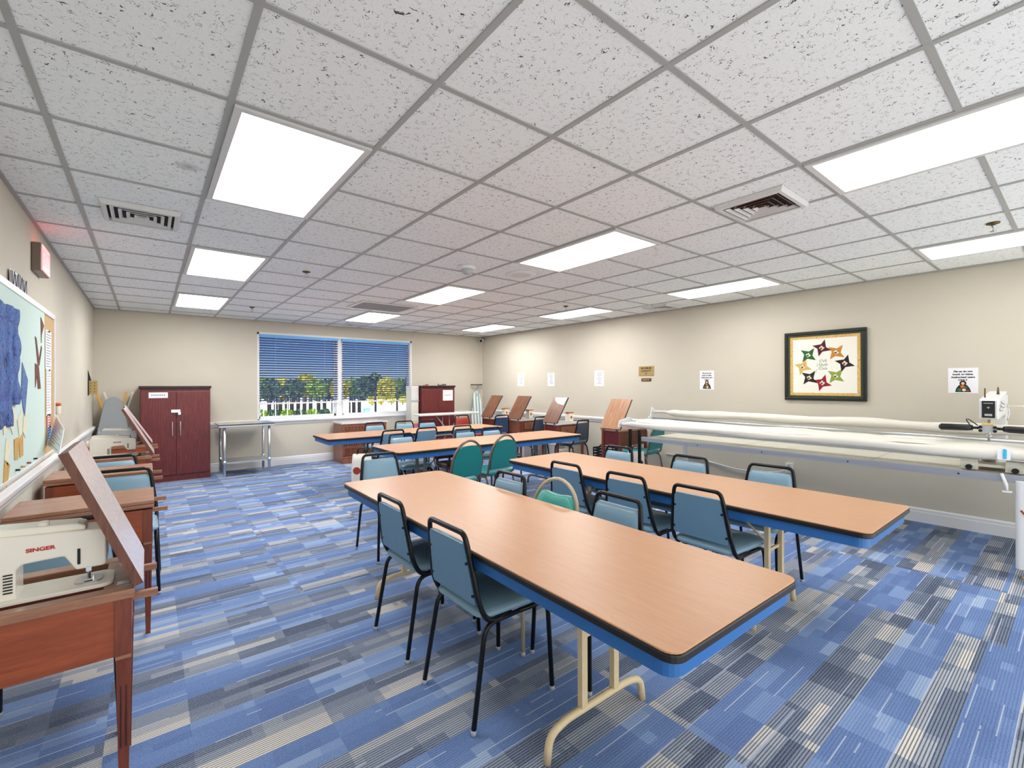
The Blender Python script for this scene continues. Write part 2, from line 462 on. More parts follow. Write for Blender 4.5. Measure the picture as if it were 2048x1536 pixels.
# ------------------------------------------------------------------ ceiling fittings
LX = {1: 'over the sewing desks by the corkboard', 5: 'down the middle of the ceiling', 9: 'along the quilt picture wall'}
LY = {-3: 'at the open end', 1: 'first from the open end', 5: 'second from the open end', 9: 'closest to the window wall'}
LL = {(5, -3): 'long bright ceiling light in the middle row, cut by the photo edge',
      (1, 1): 'large square-looking ceiling light beside the black louvred vent', (1, 5): 'ceiling light over the desks, second largest in its row',
      (1, 9): 'smallest ceiling light in the row over the desks, by the window wall', (5, 1): 'middle-row ceiling light next to the round speaker',
      (5, 5): 'middle-row ceiling light just past the flat return grille, nearer the speaker', (5, 9): 'middle-row ceiling light between the return grille and the small vent by the window',
      (9, -3): 'ceiling light beside the sprinkler along the quilt picture wall', (9, 1): 'ceiling light above the brass plaque, in the quilt wall row',
      (9, 5): 'ceiling light in the quilt wall row before the last sprinkler', (9, 9): 'farthest ceiling light, near the corner security camera'}
for (cx, cy), lab in LL.items():
    x0, y0 = cx*T, cy*T
    x1, y1 = x0+T, y0+2*T
    t = thing('ceiling_light', lab, 'light', ((x0+x1)/2, (y0+y1)/2, ZC), 0, 'fluorescent ceiling panels')
    hx, hy = T/2-.014, T-.014
    f = MB().b2(-hx, hx, -hy, -hy+.03, -.016, -.002).b2(-hx, hx, hy-.03, hy, -.016, -.002).b2(-hx, -hx+.03, -hy+.03, hy-.03, -.016, -.002).b2(hx-.03, hx, -hy+.03, hy-.03, -.016, -.002)
    obj('frame', f, 'mesh', t)
    obj('diffuser', MB().b2(-hx+.03, hx-.03, -hy+.03, hy-.03, -.010, -.004), {-3: 'diffuser0', 1: 'diffuser1', 5: 'diffuser5', 9: 'diffuser'}[cy], t)

def diffuser_vent(x, y, s, lab, louver='mesh', rows=4, rz=0):
    t = thing('ceiling_vent', lab, 'vent', (x, y, ZC), rz, 'ceiling air vents')
    h = s/2
    obj('backing', MB().b2(-h+.02, h-.02, -h+.02, h-.02, -.008, -.004), 'ventdark', t)
    fr = MB()
    for a in range(4):
        R = Matrix.Rotation(a*PI/2, 4, 'Z')
        P_ = [R @ Vector(p) for p in ((-h, -h, -.002), (h, -h, -.002), (h-.012, -h+.012, -.03), (-h+.012, -h+.012, -.03), (h-.035, -h+.035, -.03), (-h+.035, -h+.035, -.03), (h-.035, -h+.035, -.004), (-h+.035, -h+.035, -.004))]
        fr.add(P_, [(0, 1, 2, 3), (3, 2, 4, 5), (5, 4, 6, 7)])
    obj('frame', fr, 'mesh', t)
    for a in range(4):
        l = MB(); R = Matrix.Rotation(a*PI/2, 3, 'Z')
        for k in range(rows):
            d = h-.045-(k+.35)*(h-.05)/rows
            if d < .015: continue
            l.box(R @ Vector((0, -d, -.020)), (2*d+.014, .022, .003), R @ Matrix.Rotation(math.radians(40), 3, 'X'))
        obj('louver', l, louver if a in (0, 3) else 'mesh', t)
    return t
diffuser_vent(.31, 2.44, .42, 'black-gapped louvred ceiling vent above the sewing desks')
diffuser_vent(3.45, -.24, .42, 'ceiling vent with rust brown louvers between two large tiles', 'rust')
diffuser_vent(6.38, 2.42, .42, 'small louvred ceiling vent close to the quilt picture wall')
diffuser_vent(3.42, 7.12, .36, 'small louvred ceiling vent above the window blinds')
t = thing('return_grille', 'flat grey return air grille in the ceiling, middle row', 'vent', (3.06, 4.96, ZC), 0, 'ceiling air vents')
obj('backing', MB().b2(-.38, .38, -.28, .28, -.006, -.003), 'ventdark', t)
fr = MB().b2(-.42, .42, -.32, -.28, -.016, -.002).b2(-.42, .42, .28, .32, -.016, -.002).b2(-.42, -.38, -.28, .28, -.016, -.002).b2(.38, .42, -.28, .28, -.016, -.002)
obj('frame', fr, 'mesh', t)
l = MB()
for k in range(24): l.box((0, -.27+k*.0235, -.011), (.76, .014, .003), Matrix.Rotation(.7, 3, 'X'))
obj('louver', l, 'greyplastic', t)

for x, y, lab in ((1.61, 3.42, 'dark ceiling sprinkler beside the second desk-row light'), (1.55, 6.17, 'dark ceiling sprinkler by the window wall, over the steel table'),
                  (5.19, 3.26, 'ceiling sprinkler beside a quilt wall light'), (5.14, -1.13, 'large ceiling sprinkler above the quilt frame end')):
    t = thing('sprinkler', lab, 'sprinkler', (x, y, ZC), 0, 'fire sprinklers')
    obj('escutcheon', MB().lathe([(.038, 0), (.036, -.008), (.02, -.014), (.012, -.016)], (0, 0, -.001)), 'bronze', t)
    obj('head', MB().lathe([(.011, -.014), (.011, -.03), (.006, -.034)], (0, 0, 0), 12).tube([(-.009, 0, -.03), (-.013, 0, -.045), (0, 0, -.058), (.013, 0, -.045), (.009, 0, -.03)], .0028, 6), 'chrome', t)
    obj('deflector', MB().lathe([(.017, -.06), (.017, -.063)], (0, 0, 0), 14), 'chrome', t)
t = thing('security_dome', 'white domed detector on a ceiling tile, before the round speaker', 'detector', (2.80, 2.24, ZC))
obj('base', MB().lathe([(.085, 0), (.085, -.02), (.07, -.032)], (0, 0, -.001)), 'white', t)
obj('dome', MB().lathe([(.06, -.03), (.055, -.055), (.035, -.075), (.01, -.083)], (0, 0, 0)), 'greyplastic', t)
t = thing('ceiling_speaker', 'flat round white speaker grille in the ceiling', 'speaker', (3.42, 2.17, ZC))
obj('rim', MB().lathe([(.16, 0), (.16, -.008), (.145, -.012)], (0, 0, -.001), 32), 'white', t)
obj('grille', MB().lathe([(.14, -.011), (.1, -.0135), (.02, -.0145)], (0, 0, 0), 32), 'mesh', t)
t = thing('security_camera', 'small white camera tucked in the corner under the ceiling', 'camera', (6.66, 7.58, 2.565)); t.scale = (1.5, 1.5, 1.5)
obj('bracket', MB().cyl((0, .03, .0), (.05, .08, .03), .012), 'white', t)
obj('body', MB().cyl((.02, .03, -.005), (-.06, -.07, -.03), .033, 16), 'white', t)
obj('lens', MB().cyl((-.06, -.07, -.03), (-.068, -.08, -.0325), .024, 16), 'blackplastic', t)

# ------------------------------------------------------------------ chairs
def cushion(cx, cy, z0, z1, hx0, hx1, hy, r=.06, puff=.014):
    """rounded pad: hx0 half width at the rear, hx1 at the front"""
    rings = []
    for zz, ins in ((z0, .018), (z0+.012, .002), ((z0+z1)/2, 0), (z1-.014, .004), (z1-.004, .02), (z1+puff*.5, .08), (z1+puff, .14)):
        ring = []
        for (px, py) in rrect(-1, 1, -1, 1, .28, 5):
            hx = hx0+(hx1-hx0)*(py+1)/2
            ring.append((cx+px*(hx-ins), cy+py*(hy-ins), zz))
        rings.append(ring)
    return MB().loft(rings)

def make_chair(kind, front, rear, tube, seatm, loc, rz, label, H=.83, group=None, gap=False):
    t = thing('stacking_chair', label, 'chair', loc, rz, group)
    r = .0115
    obj('seat', cushion(0, .02, .445, .492, .20, .215, .215), seatm, t)
    for sx in (-1, 1):
        a = fillet([(sx*.215, .215, .0), (sx*.198, .20, .432), (sx*.195, .02, .432)], .07)
        b = fillet([(sx*.215, -.245, .0), (sx*.2, -.17, .432), (sx*.195, .02, .432)], .06)
        for p in (a, b):
            m_ = MB().tube(p, r, 8).mat(1).tube([p[0], p[0]+(p[1]-p[0]).normalized()*.02], r+.0015, 8)
            obj('leg', m_, [tube, 'greyplastic'], t)
    lo = [(-.17, -.02, .438), (-.197, -.14, .44)]
    if kind == 'square':
        path = fillet([(-.19, -.02, .437), (-.2, -.155, .437), (-.198, -.20, .52), (-.165, -.237, H-.06), (-.15, -.246, H), (.15, -.246, H), (.165, -.237, H-.06), (.198, -.20, .52), (.2, -.155, .437), (.19, -.02, .437)], .075)
        bf = MB().tube(path, r+.001, 8)
        def yb(z): return -.195-(z-.5)/(H-.5)*.05
        def hw(z): return .186-(z-.5)/(H-.5)*.042
        zs = [.515, .53, .58, .66, .73, H-.065, H-.046]
        rings_f, plate = [], []
        for i, z in enumerate(zs):
            h = hw(z)-(.012 if i in (0, len(zs)-1) else 0)
            th = .012 if i in (0, len(zs)-1) else .022
            y = yb(z)
            rings_f.append([(-h, y-.004, z), (h, y-.004, z), (h, y+th*.5, z), (h*.82, y+th, z), (0, y+th*1.15, z), (-h*.82, y+th, z), (-h, y+th*.5, z)])
            plate.append([(-h, y-.012, z), (h, y-.012, z), (h, y-.004, z), (-h, y-.004, z)])
        for z in (.56, H-.13):
            for sx in (-1, 1): bf.cyl((sx*(hw(z)-.004), yb(z)-.011, z), (sx*(hw(z)-.004), yb(z)-.018, z), .007, 8)
    else:
        n = 14; path = [(-.19, -.02, .437), (-.2, -.14, .437), (-.2, -.185, .48)]
        for k in range(n+1):
            a = PI-PI*k/n; z = .66+(H-.66)*math.sin(a)
            path.append((.198*math.cos(a), -.195-(z-.5)/(H-.5)*.075, z))
        path += [(.2, -.185, .48), (.2, -.14, .437), (.19, -.02, .437)]
        bf = MB().tube(path, r+.001, 8)
        rings_f, plate = [], []
        outline = [(-.185, .52), (.185, .52), (.19, .64)]
        for k in range(1, 12):
            a = PI*k/12; ww, hh_ = (.178, H-.695) if gap else (.188, H-.666)
            outline.append((ww*math.cos(a), .655+hh_*math.sin(a)))
            if 3 <= k <= 9:
                x, z = outline[-1]; outline[-1] = (x, z-(.055 if gap else .04)*max(0, math.cos((k-6)/3.0*PI/2))**1.2)
        outline.append((-.19, .64))
        def yb(z): return -.195-(z-.5)/(H-.5)*.075
        for off, k, lst in ((-.014, 1.0, plate), (-.004, 1.0, plate), (-.004, 1.0, rings_f), (.018, .99, rings_f), (.03, .9, rings_f), (.034, .6, rings_f)):
            lst.append([(x*k, yb(z)+off, .66+(z-.66)*k) for x, z in outline])
    obj('back_frame', bf, tube, t)
    bk = MB()
    if kind == 'square':
        bk.loft(rings_f); bk.mat(1).loft(plate, False)
    else:
        bk.loft([q[::-1] for q in rings_f]); bk.mat(1).loft([q[::-1] for q in plate], False)
    obj('backrest', bk, [front, rear], t)
    return t

N_, E_, S_, W_ = 0.0, -PI/2, PI, PI/2    # facing +y, +x, -y, -x
CB = make_chair('square', 'bluevinyl', 'bluerear', 'black', 'bluevinyl', (1.652, .27, 0), E_+.01, 'blue chair nearest the open end, on the aisle side of the front table', group='chairs at the front table')
g1, g2, g3, g4 = 'chairs at the front table', 'chairs at the long table by the quilt frame', 'chairs around the third table', 'chairs around the far table'
dup(CB, (1.656, .90, 0), E_, 'blue chair on the aisle side of the front table, next to the nearest one', g1)
dup(CB, (2.03, 2.30, 0), S_+.03, 'blue chair at the far short end of the front table, facing the open end', g1)
dup(CB, (2.14, 1.03, 0), W_, 'small-looking blue chair behind the front table, first past the teal round back', g1)
dup(CB, (2.20, .125, 0), W_-.03, 'blue chair behind the front table on the near side of the teal round-back', g1)
dup(CB, (3.23, 1.08, 0), E_, 'blue chair with its back to us at the second table, farthest of three', g2)
dup(CB, (3.23, .49, 0), E_+.02, 'blue chair with its back to us at the second table, middle of three', g2)
dup(CB, (3.23, -.06, 0), E_-.02, 'blue chair with its back to us at the second table, largest of three', g2)
dup(CB, (3.87, 1.43, 0), W_, 'blue chair on the quilt frame side of the second table, beside the black legs', g2)
dup(CB, (3.84, .63, 0), W_, 'blue chair on the quilt frame side of the second table, in the middle', g2)
dup(CB, (3.90, -.02, 0), W_+.03, 'blue chair on the quilt frame side of the second table, before the wall outlet', g2)
dup(CB, (2.93, 3.785, 0), S_+.02, 'light blue chair behind the third table, nearest the carved cabinet', g3)
dup(CB, (3.905, 3.78, 0), S_, 'light blue chair behind the third table, beside the low brown-backed one', g3)
dup(CB, (4.35, 3.75, 0), S_, 'light blue chair behind the third table, nearest the quilt wall desks', g3)
dup(CB, (3.04, 4.79, 0), N_+.04, 'grey-blue chair seen from behind at the far table, next to the white tote', g4)
dup(CB, (3.60, 4.83, 0), N_, 'grey-blue chair seen from behind at the far table, in the middle', g4)
dup(CB, (4.19, 4.785, 0), N_, 'grey-blue chair seen from behind at the far table, before the red chair', g4)
dup(CB, (3.34, 5.72, 0), S_, 'blue chair behind the far table, in front of the carved cabinet', g4)
dup(CB, (3.87, 5.70, 0), S_, 'blue chair behind the far table, below the window corner', g4)
dup(CB, (4.30, 5.66, 0), S_, 'blue chair behind the far table, in front of the folding ironing board', g4)
dup(CB, (.035, 1.22, 0), S_, 'blue chair behind the cream sewing machine on the desk closest to us', 'chairs along the corkboard wall')
dup(CB, (.19, 2.75, 0), S_-.02, 'blue chair between the two closed sewing desks by the corkboard wall', 'chairs along the corkboard wall')
dup(CB, (.09, 3.69, 0), S_, 'blue chair just in front of the second white sewing machine', 'chairs along the corkboard wall')
CE = make_chair('round', 'tealight', 'teal', 'beigetube', 'tealight', (2.15, .572, 0), W_, 'pale teal round-back chair with beige tube behind the front table', .86, g1, True)
CM = make_chair('round', 'teal', 'teal', 'taupe', 'teal', (2.88, 2.64, 0), N_+.12, 'teal round-back chair seen from behind, closer to the window side', .90, g3)
dup(CM, (3.49, 2.82, 0), N_+.10, 'teal round-back chair seen from behind, closer to the second table', g3)
dup(CM, (6.14, 2.60, 0), N_+.1, 'teal chair half hidden under the end of the quilt frame', 'chairs along the quilt wall')
make_chair('square', 'redvinyl', 'redvinyl', 'black', 'redvinyl', (5.44, 6.30, 0), S_, 'brick red chair beside the end of the folding ironing board', .835)
cm = make_chair('square', 'brownvinyl', 'brownvinyl', 'taupe', 'brownvinyl', (3.49, 3.68, 0), S_, 'low dark brown chair behind the third table', .845, g3); cm.scale = (.88, .88, .93)
make_chair('square', 'darkblue', 'darkblue', 'black', 'darkblue', (5.87, 5.97, 0), N_, 'navy chair at the sewing desk nearest the striped ironing board', .86, 'chairs along the quilt wall')
CK = make_chair('square', 'charcoal', 'charcoal', 'black', 'charcoal', (6.16, 5.12, 0), N_, 'charcoal chair mostly hidden behind the desk with the frosted lid corner', .86, 'chairs along the quilt wall')
dup(CK, (6.12, 4.05, 0), N_+.12, 'charcoal chair in full view beside the desk with the frosted lid corner', 'chairs along the quilt wall')

# ------------------------------------------------------------------ folding tables
def make_table(loc, rz, W, L, label, legm, H=.745, lam='laminate', inset=.63, far=None):
    t = thing('folding_table', label, 'table', loc, rz, 'long folding tables')
    hx, hy = W/2, L/2
    Mz = Matrix.Translation((0, 0, H-.006))
    obj('tabletop', MB().prism(rrect(-hx+.004, hx-.004, -hy+.004, hy-.004, .045), .006, Mz), lam, t, .0015)
    obj('edge_band', MB().prism(rrect(-hx, hx, -hy, hy, .05), .024, Matrix.Translation((0, 0, H-.031))), 'edge', t, .004)
    i = .022
    ap = MB(); out = rrect(-hx+i, hx-i, -hy+i, hy-i, .05); inn = rrect(-hx+i+.02, hx-i-.02, -hy+i+.02, hy-i-.02, .03)
    n = len(out); z0, z1 = H-.085, H-.031
    vs = [(x, y, z) for z in (z0, z1) for x, y in out]+[(x, y, z) for z in (z0, z1) for x, y in inn]
    fs = []
    for k in range(n):
        k2 = (k+1) % n
        fs += [(k, k2, n+k2, n+k), (2*n+k2, 2*n+k, 3*n+k, 3*n+k2), (k2, k, 2*n+k, 2*n+k2), (n+k, n+k2, 3*n+k2, 3*n+k)]
    obj('apron', ap.add(vs, fs), 'apron', t)
    for sy in (-1, 1):
        y = sy*(hy-(inset if sy < 0 or far is None else far))
        lg = MB()
        f = fillet([(-.3, y, 0), (-.285, y, .10), (-.2, y, .125), (.2, y, .125), (.285, y, .10), (.3, y, 0)], .09, 6)
        lg.tube(f, .016, 10)
        for x in (-.1, .1): lg.box((x, y, (.125+H-.05)/2), (.032, .026, H-.05-.125))
        lg.box((0, y, H-.05), (.5, .03, .03))
        obj('leg', lg, legm, t)
        obj('brace', MB().tube([(0, y-sy*.02, .42), (0, y-sy*.34, H-.05)], .008, 6).box((0, y-sy*.01, .42), (.2, .012, .02)), legm, t)
    return t
make_table((1.862, .505, 0), -.012, .815, 2.77, 'front folding table with tan top and blue apron, closest to us', 'tanleg', far=.40)
make_table((3.475, .525, 0), .0, .81, 2.86, 'tan folding table alongside the quilting frame', 'tanleg', inset=.60)
make_table((3.86, 3.41, 0), PI/2, .77, 2.87, 'third folding table, crosswise behind the two teal chairs', 'greyleg', lam='laminate2', inset=.47)
make_table((3.70, 5.14, 0), PI/2, .76, 2.96, 'far folding table, crosswise before the carved cabinet', 'greyleg', lam='laminate2', inset=.72)

# ------------------------------------------------------------------ sewing desks along the corkboard wall
def left_desk(y0, label, lid=None, x0=-.25, x1=.37, D=.44, top='deskt'):
    t = thing('sewing_desk', label, 'desk', (x1, y0, 0), 0, 'sewing desks along the corkboard wall')
    w = x0-x1                      # local x runs from w (wall) to 0 (room side)
    zt = .77
    open_ = lid is not None
    if open_:   # ring-shaped top around the machine well
        tp = MB().b2(w, 0, 0, .055, zt-.032, zt).b2(w, 0, D-.07, D, zt-.032, zt).b2(-.085, 0, .055, D-.07, zt-.032, zt).b2(w, w+.06, .055, D-.07, zt-.032, zt)
    else:
        tp = MB().b2(w, 0, 0, D, zt-.022, zt)
        obj('lid', MB().b2(w, 0, 0, D, zt+.001, zt+.023), top, t, .004)
    obj('top', tp, top, t, .004)
    pz0 = .545
    obj('front_panel', MB().b2(w+.03, -.045, .012, .03, pz0, zt-.032), 'cherry', t)
    obj('rear_panel', MB().b2(w+.03, -.045, D-.03, D-.012, pz0, zt-.032), 'cherry', t)
    for x in (w+.012, -.03): obj('side_panel', MB().b2(x, x+.018, .045, D-.045, pz0, zt-.032), 'cherry', t)
    for lx, sx in ((-.03, 1), (w+.032, -1)):
        for ly, sy in ((.028, -1), (D-.028, 1)):
            lg = MB()
            lg.box((lx, ly, (pz0+zt-.032)/2), (.044, .044, zt-.032-pz0))
            rings = []
            for z, h in ((pz0-.012, .021), (pz0-.03, .02), (.02, .0115), (0, .0115)):
                rings.append([(lx-h, ly-h, z), (lx+h, ly-h, z), (lx+h, ly+h, z), (lx-h, ly+h, z)])
            lg.loft(rings[::-1], False)
            for dx in (-.007, .007): lg.mat(1).box((lx+dx, ly-.0185, .36), (.003, .003, .26), Matrix.Rotation(-.016, 3, 'X'))
            lg.mat(2).box((lx, ly, pz0-.006), (.043, .043, .012))
            obj('leg', lg, ['cherryleg', 'maroondark', 'deskt'], t)
    for y in (.05, D-.07): obj('support_arm', MB().b2(-.12, .065, y, y+.022, zt-.06, zt-.036), 'deskt', t, .002)
    if open_:
        a, ln, th, lm = lid      # angle from horizontal leaning back to the wall
        R = Matrix.Rotation(-a, 4, 'Y')
        Mx = Matrix.Translation((-.004, 0, zt+.004)) @ Matrix.Rotation(PI+a, 4, 'Y')
        lb = MB()
        # plank: starts at hinge, runs up towards the wall
        dx, dz = -math.cos(a), math.sin(a); nx, nz = math.sin(a), math.cos(a)
        pts = [(0, 0), (0, D-.02), (.02, D), (ln, D), (ln, 0)]
        vs = [(dx*u, v, zt+.004+dz*u) for u, v in pts]+[(dx*u+nx*th, v, zt+.004+dz*u+nz*th) for u, v in pts]
        k = 5
        lb.add(vs, [tuple(range(k)), ]).mat(0).add(vs, [(i, (i+1) % k, k+(i+1) % k, k+i) for i in range(k)][::-1])
        lb.mat(1).add(vs, [tuple(range(2*k-1, k-1, -1))])
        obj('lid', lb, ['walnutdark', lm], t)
        for hy in (.06, D-.12): obj('hinge', MB().b2(-.05, -.015, hy, hy+.03, zt, zt+.004), 'chrome', t)
    return t

left_desk(.50, 'cherry sewing desk nearest us with its lid raised beside the machine', lid=(1.19, .51, .026, 'lidface'), x0=-.27, x1=.305, D=.42)
left_desk(1.90, 'closed sewing desk with a flat top, right behind the raised lid', D=.44)
left_desk(3.09, 'closed sewing desk between two blue chairs', D=.46)
left_desk(4.27, 'sewing desk carrying the second white machine, lid raised', lid=(1.10, .52, .022, 'lidface'), D=.44)
left_desk(5.42, 'sewing desk farthest along the corkboard wall, carrying the grey machine', lid=(1.05, .52, .012, 'lidface'), D=.44)

# sewing machines
def machine(loc, rz, label, body='cream', deck='greyplastic', brand=True, sc=1.0):
    t = thing('sewing_machine', label, 'sewing machine', loc, rz, 'domestic sewing machines')
    A = frame((1, 0, 0), (0, 0, 1), (0, -1, 0), (0, .055, 0))
    prof = [(-.20, 0), (-.035, 0), (-.035, .095), (-.022, .108), (.07, .112), (.098, .062), (.165, .062), (.172, .07), (.172, .175), (.16, .185), (-.18, .205), (-.20, .19)]
    obj('body', MB().prism(prof, .11, A), body, t, .008)
    obj('top_cover', MB().prism([(-.19, .197), (.12, .186), (.12, .2), (.10, .21), (-.17, .226), (-.19, .215)], .085, frame((1, 0, 0), (0, 0, 1), (0, -1, 0), (0, .042, 0))), deck, t, .005)
    bed = rrect(-.22, .19, -.075, .075, .035)
    obj('bed', MB().prism(bed, .012, Matrix.Translation((0, 0, -.004))), body, t, .002)
    obj('needle_plate', MB().prism(rrect(.09, .16, -.035, .035, .02), .003, Matrix.Translation((0, 0, .0085))), 'chrome', t)
    obj('needle_bar', MB().cyl((.125, 0, .012), (.125, 0, .065), .004, 8).box((.125, -.008, .05), (.014, .012, .022)), 'chrome', t)
    obj('presser_foot', MB().box((.125, -.012, .016), (.022, .034, .005)).cyl((.125, 0, .016), (.118, 0, .06), .003, 6), 'chrome', t)
    obj('handwheel', MB().cyl((-.20, 0, .14), (-.226, 0, .14), .036, 20), body, t, .003)
    obj('spool_pin', MB().cyl((-.13, .02, .215), (-.13, .02, .265), .003, 8), 'chrome', t)
    obj('thread_slot', MB().box((.105, -.0565, .105), (.007, .003, .05)), 'ink', t)
    obj('thread_knob', MB().cyl((.02, -.02, .205), (.02, -.02, .226), .014, 12), body, t)
    obj('air_vent', MB(), 'ink', t) if False else None
    v = MB()
    for k in range(7): v.box((-.052, -.0565, .03+k*.009), (.02, .003, .0035))
    obj('vent_slot', v, 'ink', t)
    if brand: text('lettering', 'SINGER', .0155, frame((1, 0, .0), (0, 0, 1), (0, -1, 0), (.018, -.0562, .148)), 'red', t, sx=1.25, bold=.0006)
    t.scale = (sc,)*3
    return t
machine((.045, .655, .775), 0, 'cream sewing machine with red lettering on the desk nearest us', sc=1.06, deck='cream')
machine((.085, 4.45, .775), 0, 'white sewing machine with small red lettering, in front of the grey one', sc=.93, deck='offwhite')
machine((.085, 5.60, .775), 0, 'grey-topped sewing machine below the grey ironing board', body='greyplastic', deck='offwhite', brand=False, sc=.86)

# ------------------------------------------------------------------ sewing desks along the quilt wall
def right_desk(x0, y0, y1, label, lidm, bodym, th=.022, drawers=True, pane=False):
    t = thing('sewing_desk', label, 'desk', (x0, y0, 0), 0, 'sewing desks along the quilt wall')
    L = min(.70, XR-.03-x0); D = y1-y0; zt = .775
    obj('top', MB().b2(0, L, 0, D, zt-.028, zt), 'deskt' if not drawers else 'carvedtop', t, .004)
    pz = .525
    obj('end_panel', MB().b2(.02, .038, .03, D-.03, pz, zt-.028), bodym, t)
    obj('rear_panel', MB().b2(.03, L-.03, D-.035, D-.02, pz, zt-.028), bodym, t)
    obj('far_panel', MB().b2(L-.038, L-.02, .03, D-.03, pz, zt-.028), bodym, t)
    obj('front_panel', MB().b2(.03, L-.03, .02, .035, pz, zt-.028), 'walnutdark', t)
    if drawers:
        dr = obj('drawer', MB().b2(.10, L-.08, .006, .02, pz+.06, zt-.06), 'carved', t, .003)
        for fx in (.3, .7): obj('knob', MB().lathe([(.004, 0), (.011, .01), (.008, .018)], (.1+(L-.18)*fx, .006, (pz+zt)/2), 12, Matrix.Rotation(PI/2, 3, 'X')), 'bronze', dr)
    for lx in (.03, L-.03):
        for ly in (.03, D-.03):
            r = []
            for z, h in ((0, .012), (pz-.02, .02), (zt-.028, .02)): r.append([(lx-h, ly-h, z), (lx+h, ly-h, z), (lx+h, ly+h, z), (lx-h, ly+h, z)])
            obj('leg', MB().loft(r, False), 'cherryleg', t)
    a = math.radians(57); ln = .535
    dx, dz = math.cos(a), math.sin(a); nx, nz = -math.sin(a), math.cos(a)
    def P(u, v, k): return (dx*u+nx*th*k, v, zt+.004+dz*u*0+math.sin(a)*u+nz*th*k)
    vs = [P(0, 0, 0), P(0, D, 0), P(ln, D, 0), P(ln, 0, 0), P(0, 0, 1), P(0, D, 1), P(ln, D, 1), P(ln, 0, 1)]
    lb = MB().add(vs, [(4, 7, 6, 5)]).mat(1).add(vs, [(0, 1, 2, 3), (0, 3, 7, 4), (1, 5, 6, 2), (2, 6, 7, 3), (0, 4, 5, 1)])
    ld = obj('lid', lb, [lidm, 'blackplastic'], t)
    if pane:   # frosted white patch over the top corner
        pv = [P(ln*.68, .03, 1.15), P(ln*.985, .012, 1.15), P(ln*.985, D*.86, 1.15), P(ln*.9, D*.84, 1.15), P(ln*.8, D*.66, 1.15), P(ln*.74, D*.5, 1.15)]
        obj('frosted_patch', MB().add(pv, [tuple(range(6))]), 'paper', ld)
    for hy in (.05, D-.09): obj('hinge', MB().b2(-.006, 0, hy, hy+.04, zt-.02, zt+.01), 'chrome', t)
    return t
right_desk(5.98, 6.22, 6.60, 'dark walnut sewing desk next to the striped ironing board, lid tilted up', 'walnut', 'walnutdark')
right_desk(6.09, 5.41, 5.82, 'sewing desk with a pale top and two-knob drawer, lid tilted up', 'walnut', 'carved')
right_desk(6.00, 4.28, 4.65, 'sewing desk whose tilted lid has a white frosted corner', 'walnut', 'maroon', pane=True)
right_desk(5.915, 2.83, 3.22, 'sewing desk with a golden tilted lid beside the quilt frame', 'oak', 'maroon', drawers=False)
for x, y, lab in ((6.50, 6.44, 'cream canister with a sunflower on the desk nearest the corner'), (6.53, 5.66, 'cream canister with a sunflower on the pale-topped desk'), (6.52, 4.50, 'cream canister with a sunflower beside the frosted-corner lid')):
    t = thing('canister', lab, 'canister', (x, y, .776), 0, 'sunflower canisters on the desks')
    obj('body', MB().b2(-.055, .055, -.055, .055, 0, .16), 'cream', t, .008)
    obj('rim', MB().b2(-.06, .06, -.06, .06, .16, .178), 'orange', t, .004)
    fl = MB()
    for k in range(9):
        a = 2*PI*k/9; fl.box((math.cos(a)*.022, -.0565, .085+math.sin(a)*.022), (.018, .003, .014), Matrix.Rotation(-a, 3, 'Y'))
    fl.mat(1).cyl((0, -.0555, .085), (0, -.0595, .085), .016, 12)
    obj('sunflower', fl, ['amber', 'brownp'], t)
for x, y, h, lab in ((6.52, 4.84, .30, 'tall white storage box on the floor past the charcoal chair'), (6.42, 4.50, .24, 'white storage box on the floor under the frosted-corner desk'), (6.42, 5.64, .22, 'low white storage box on the floor under the pale-topped desk')):
    t = thing('storage_box', lab, 'box', (x, y, 0), 0, 'white boxes on the floor by the quilt wall')
    obj('body', MB().b2(-.13, .13, -.10, .10, 0, h), 'white', t, .008)
    obj('lid', MB().b2(-.138, .138, -.108, .108, h, h+.025), 'offwhite', t, .006)
t = thing('wooden_platform', 'low tan wooden box on the floor under the black crate', 'box', (6.53, 3.60, 0))
obj('body', MB().b2(-.16, .16, -.26, .26, 0, .2), 'tanwood', t, .004)
t = thing('crate', 'black plastic crate of odds and ends beside the golden-lid desk', 'crate', (6.53, 3.60, .2))
cr = MB().b2(-.14, .14, -.2, .2, 0, .012)
for z in (.03, .08, .13, .175):
    cr.b2(-.14, .14, -.2, -.19, z-.012, z+.012).b2(-.14, .14, .19, .2, z-.012, z+.012).b2(-.14, -.13, -.2, .2, z-.012, z+.012).b2(.13, .14, -.2, .2, z-.012, z+.012)
for y in (-.195, -.1, 0, .1, .195): cr.b2(-.14, -.13, y-.008, y+.008, 0, .185).b2(.13, .14, y-.008, y+.008, 0, .185)
obj('basket', cr, 'blackplastic', t)
obj('handle', MB().tube(fillet([(0, -.19, .17), (0, -.13, .235), (0, .13, .235), (0, .19, .17)], .05), .009, 6), 'blackplastic', t)
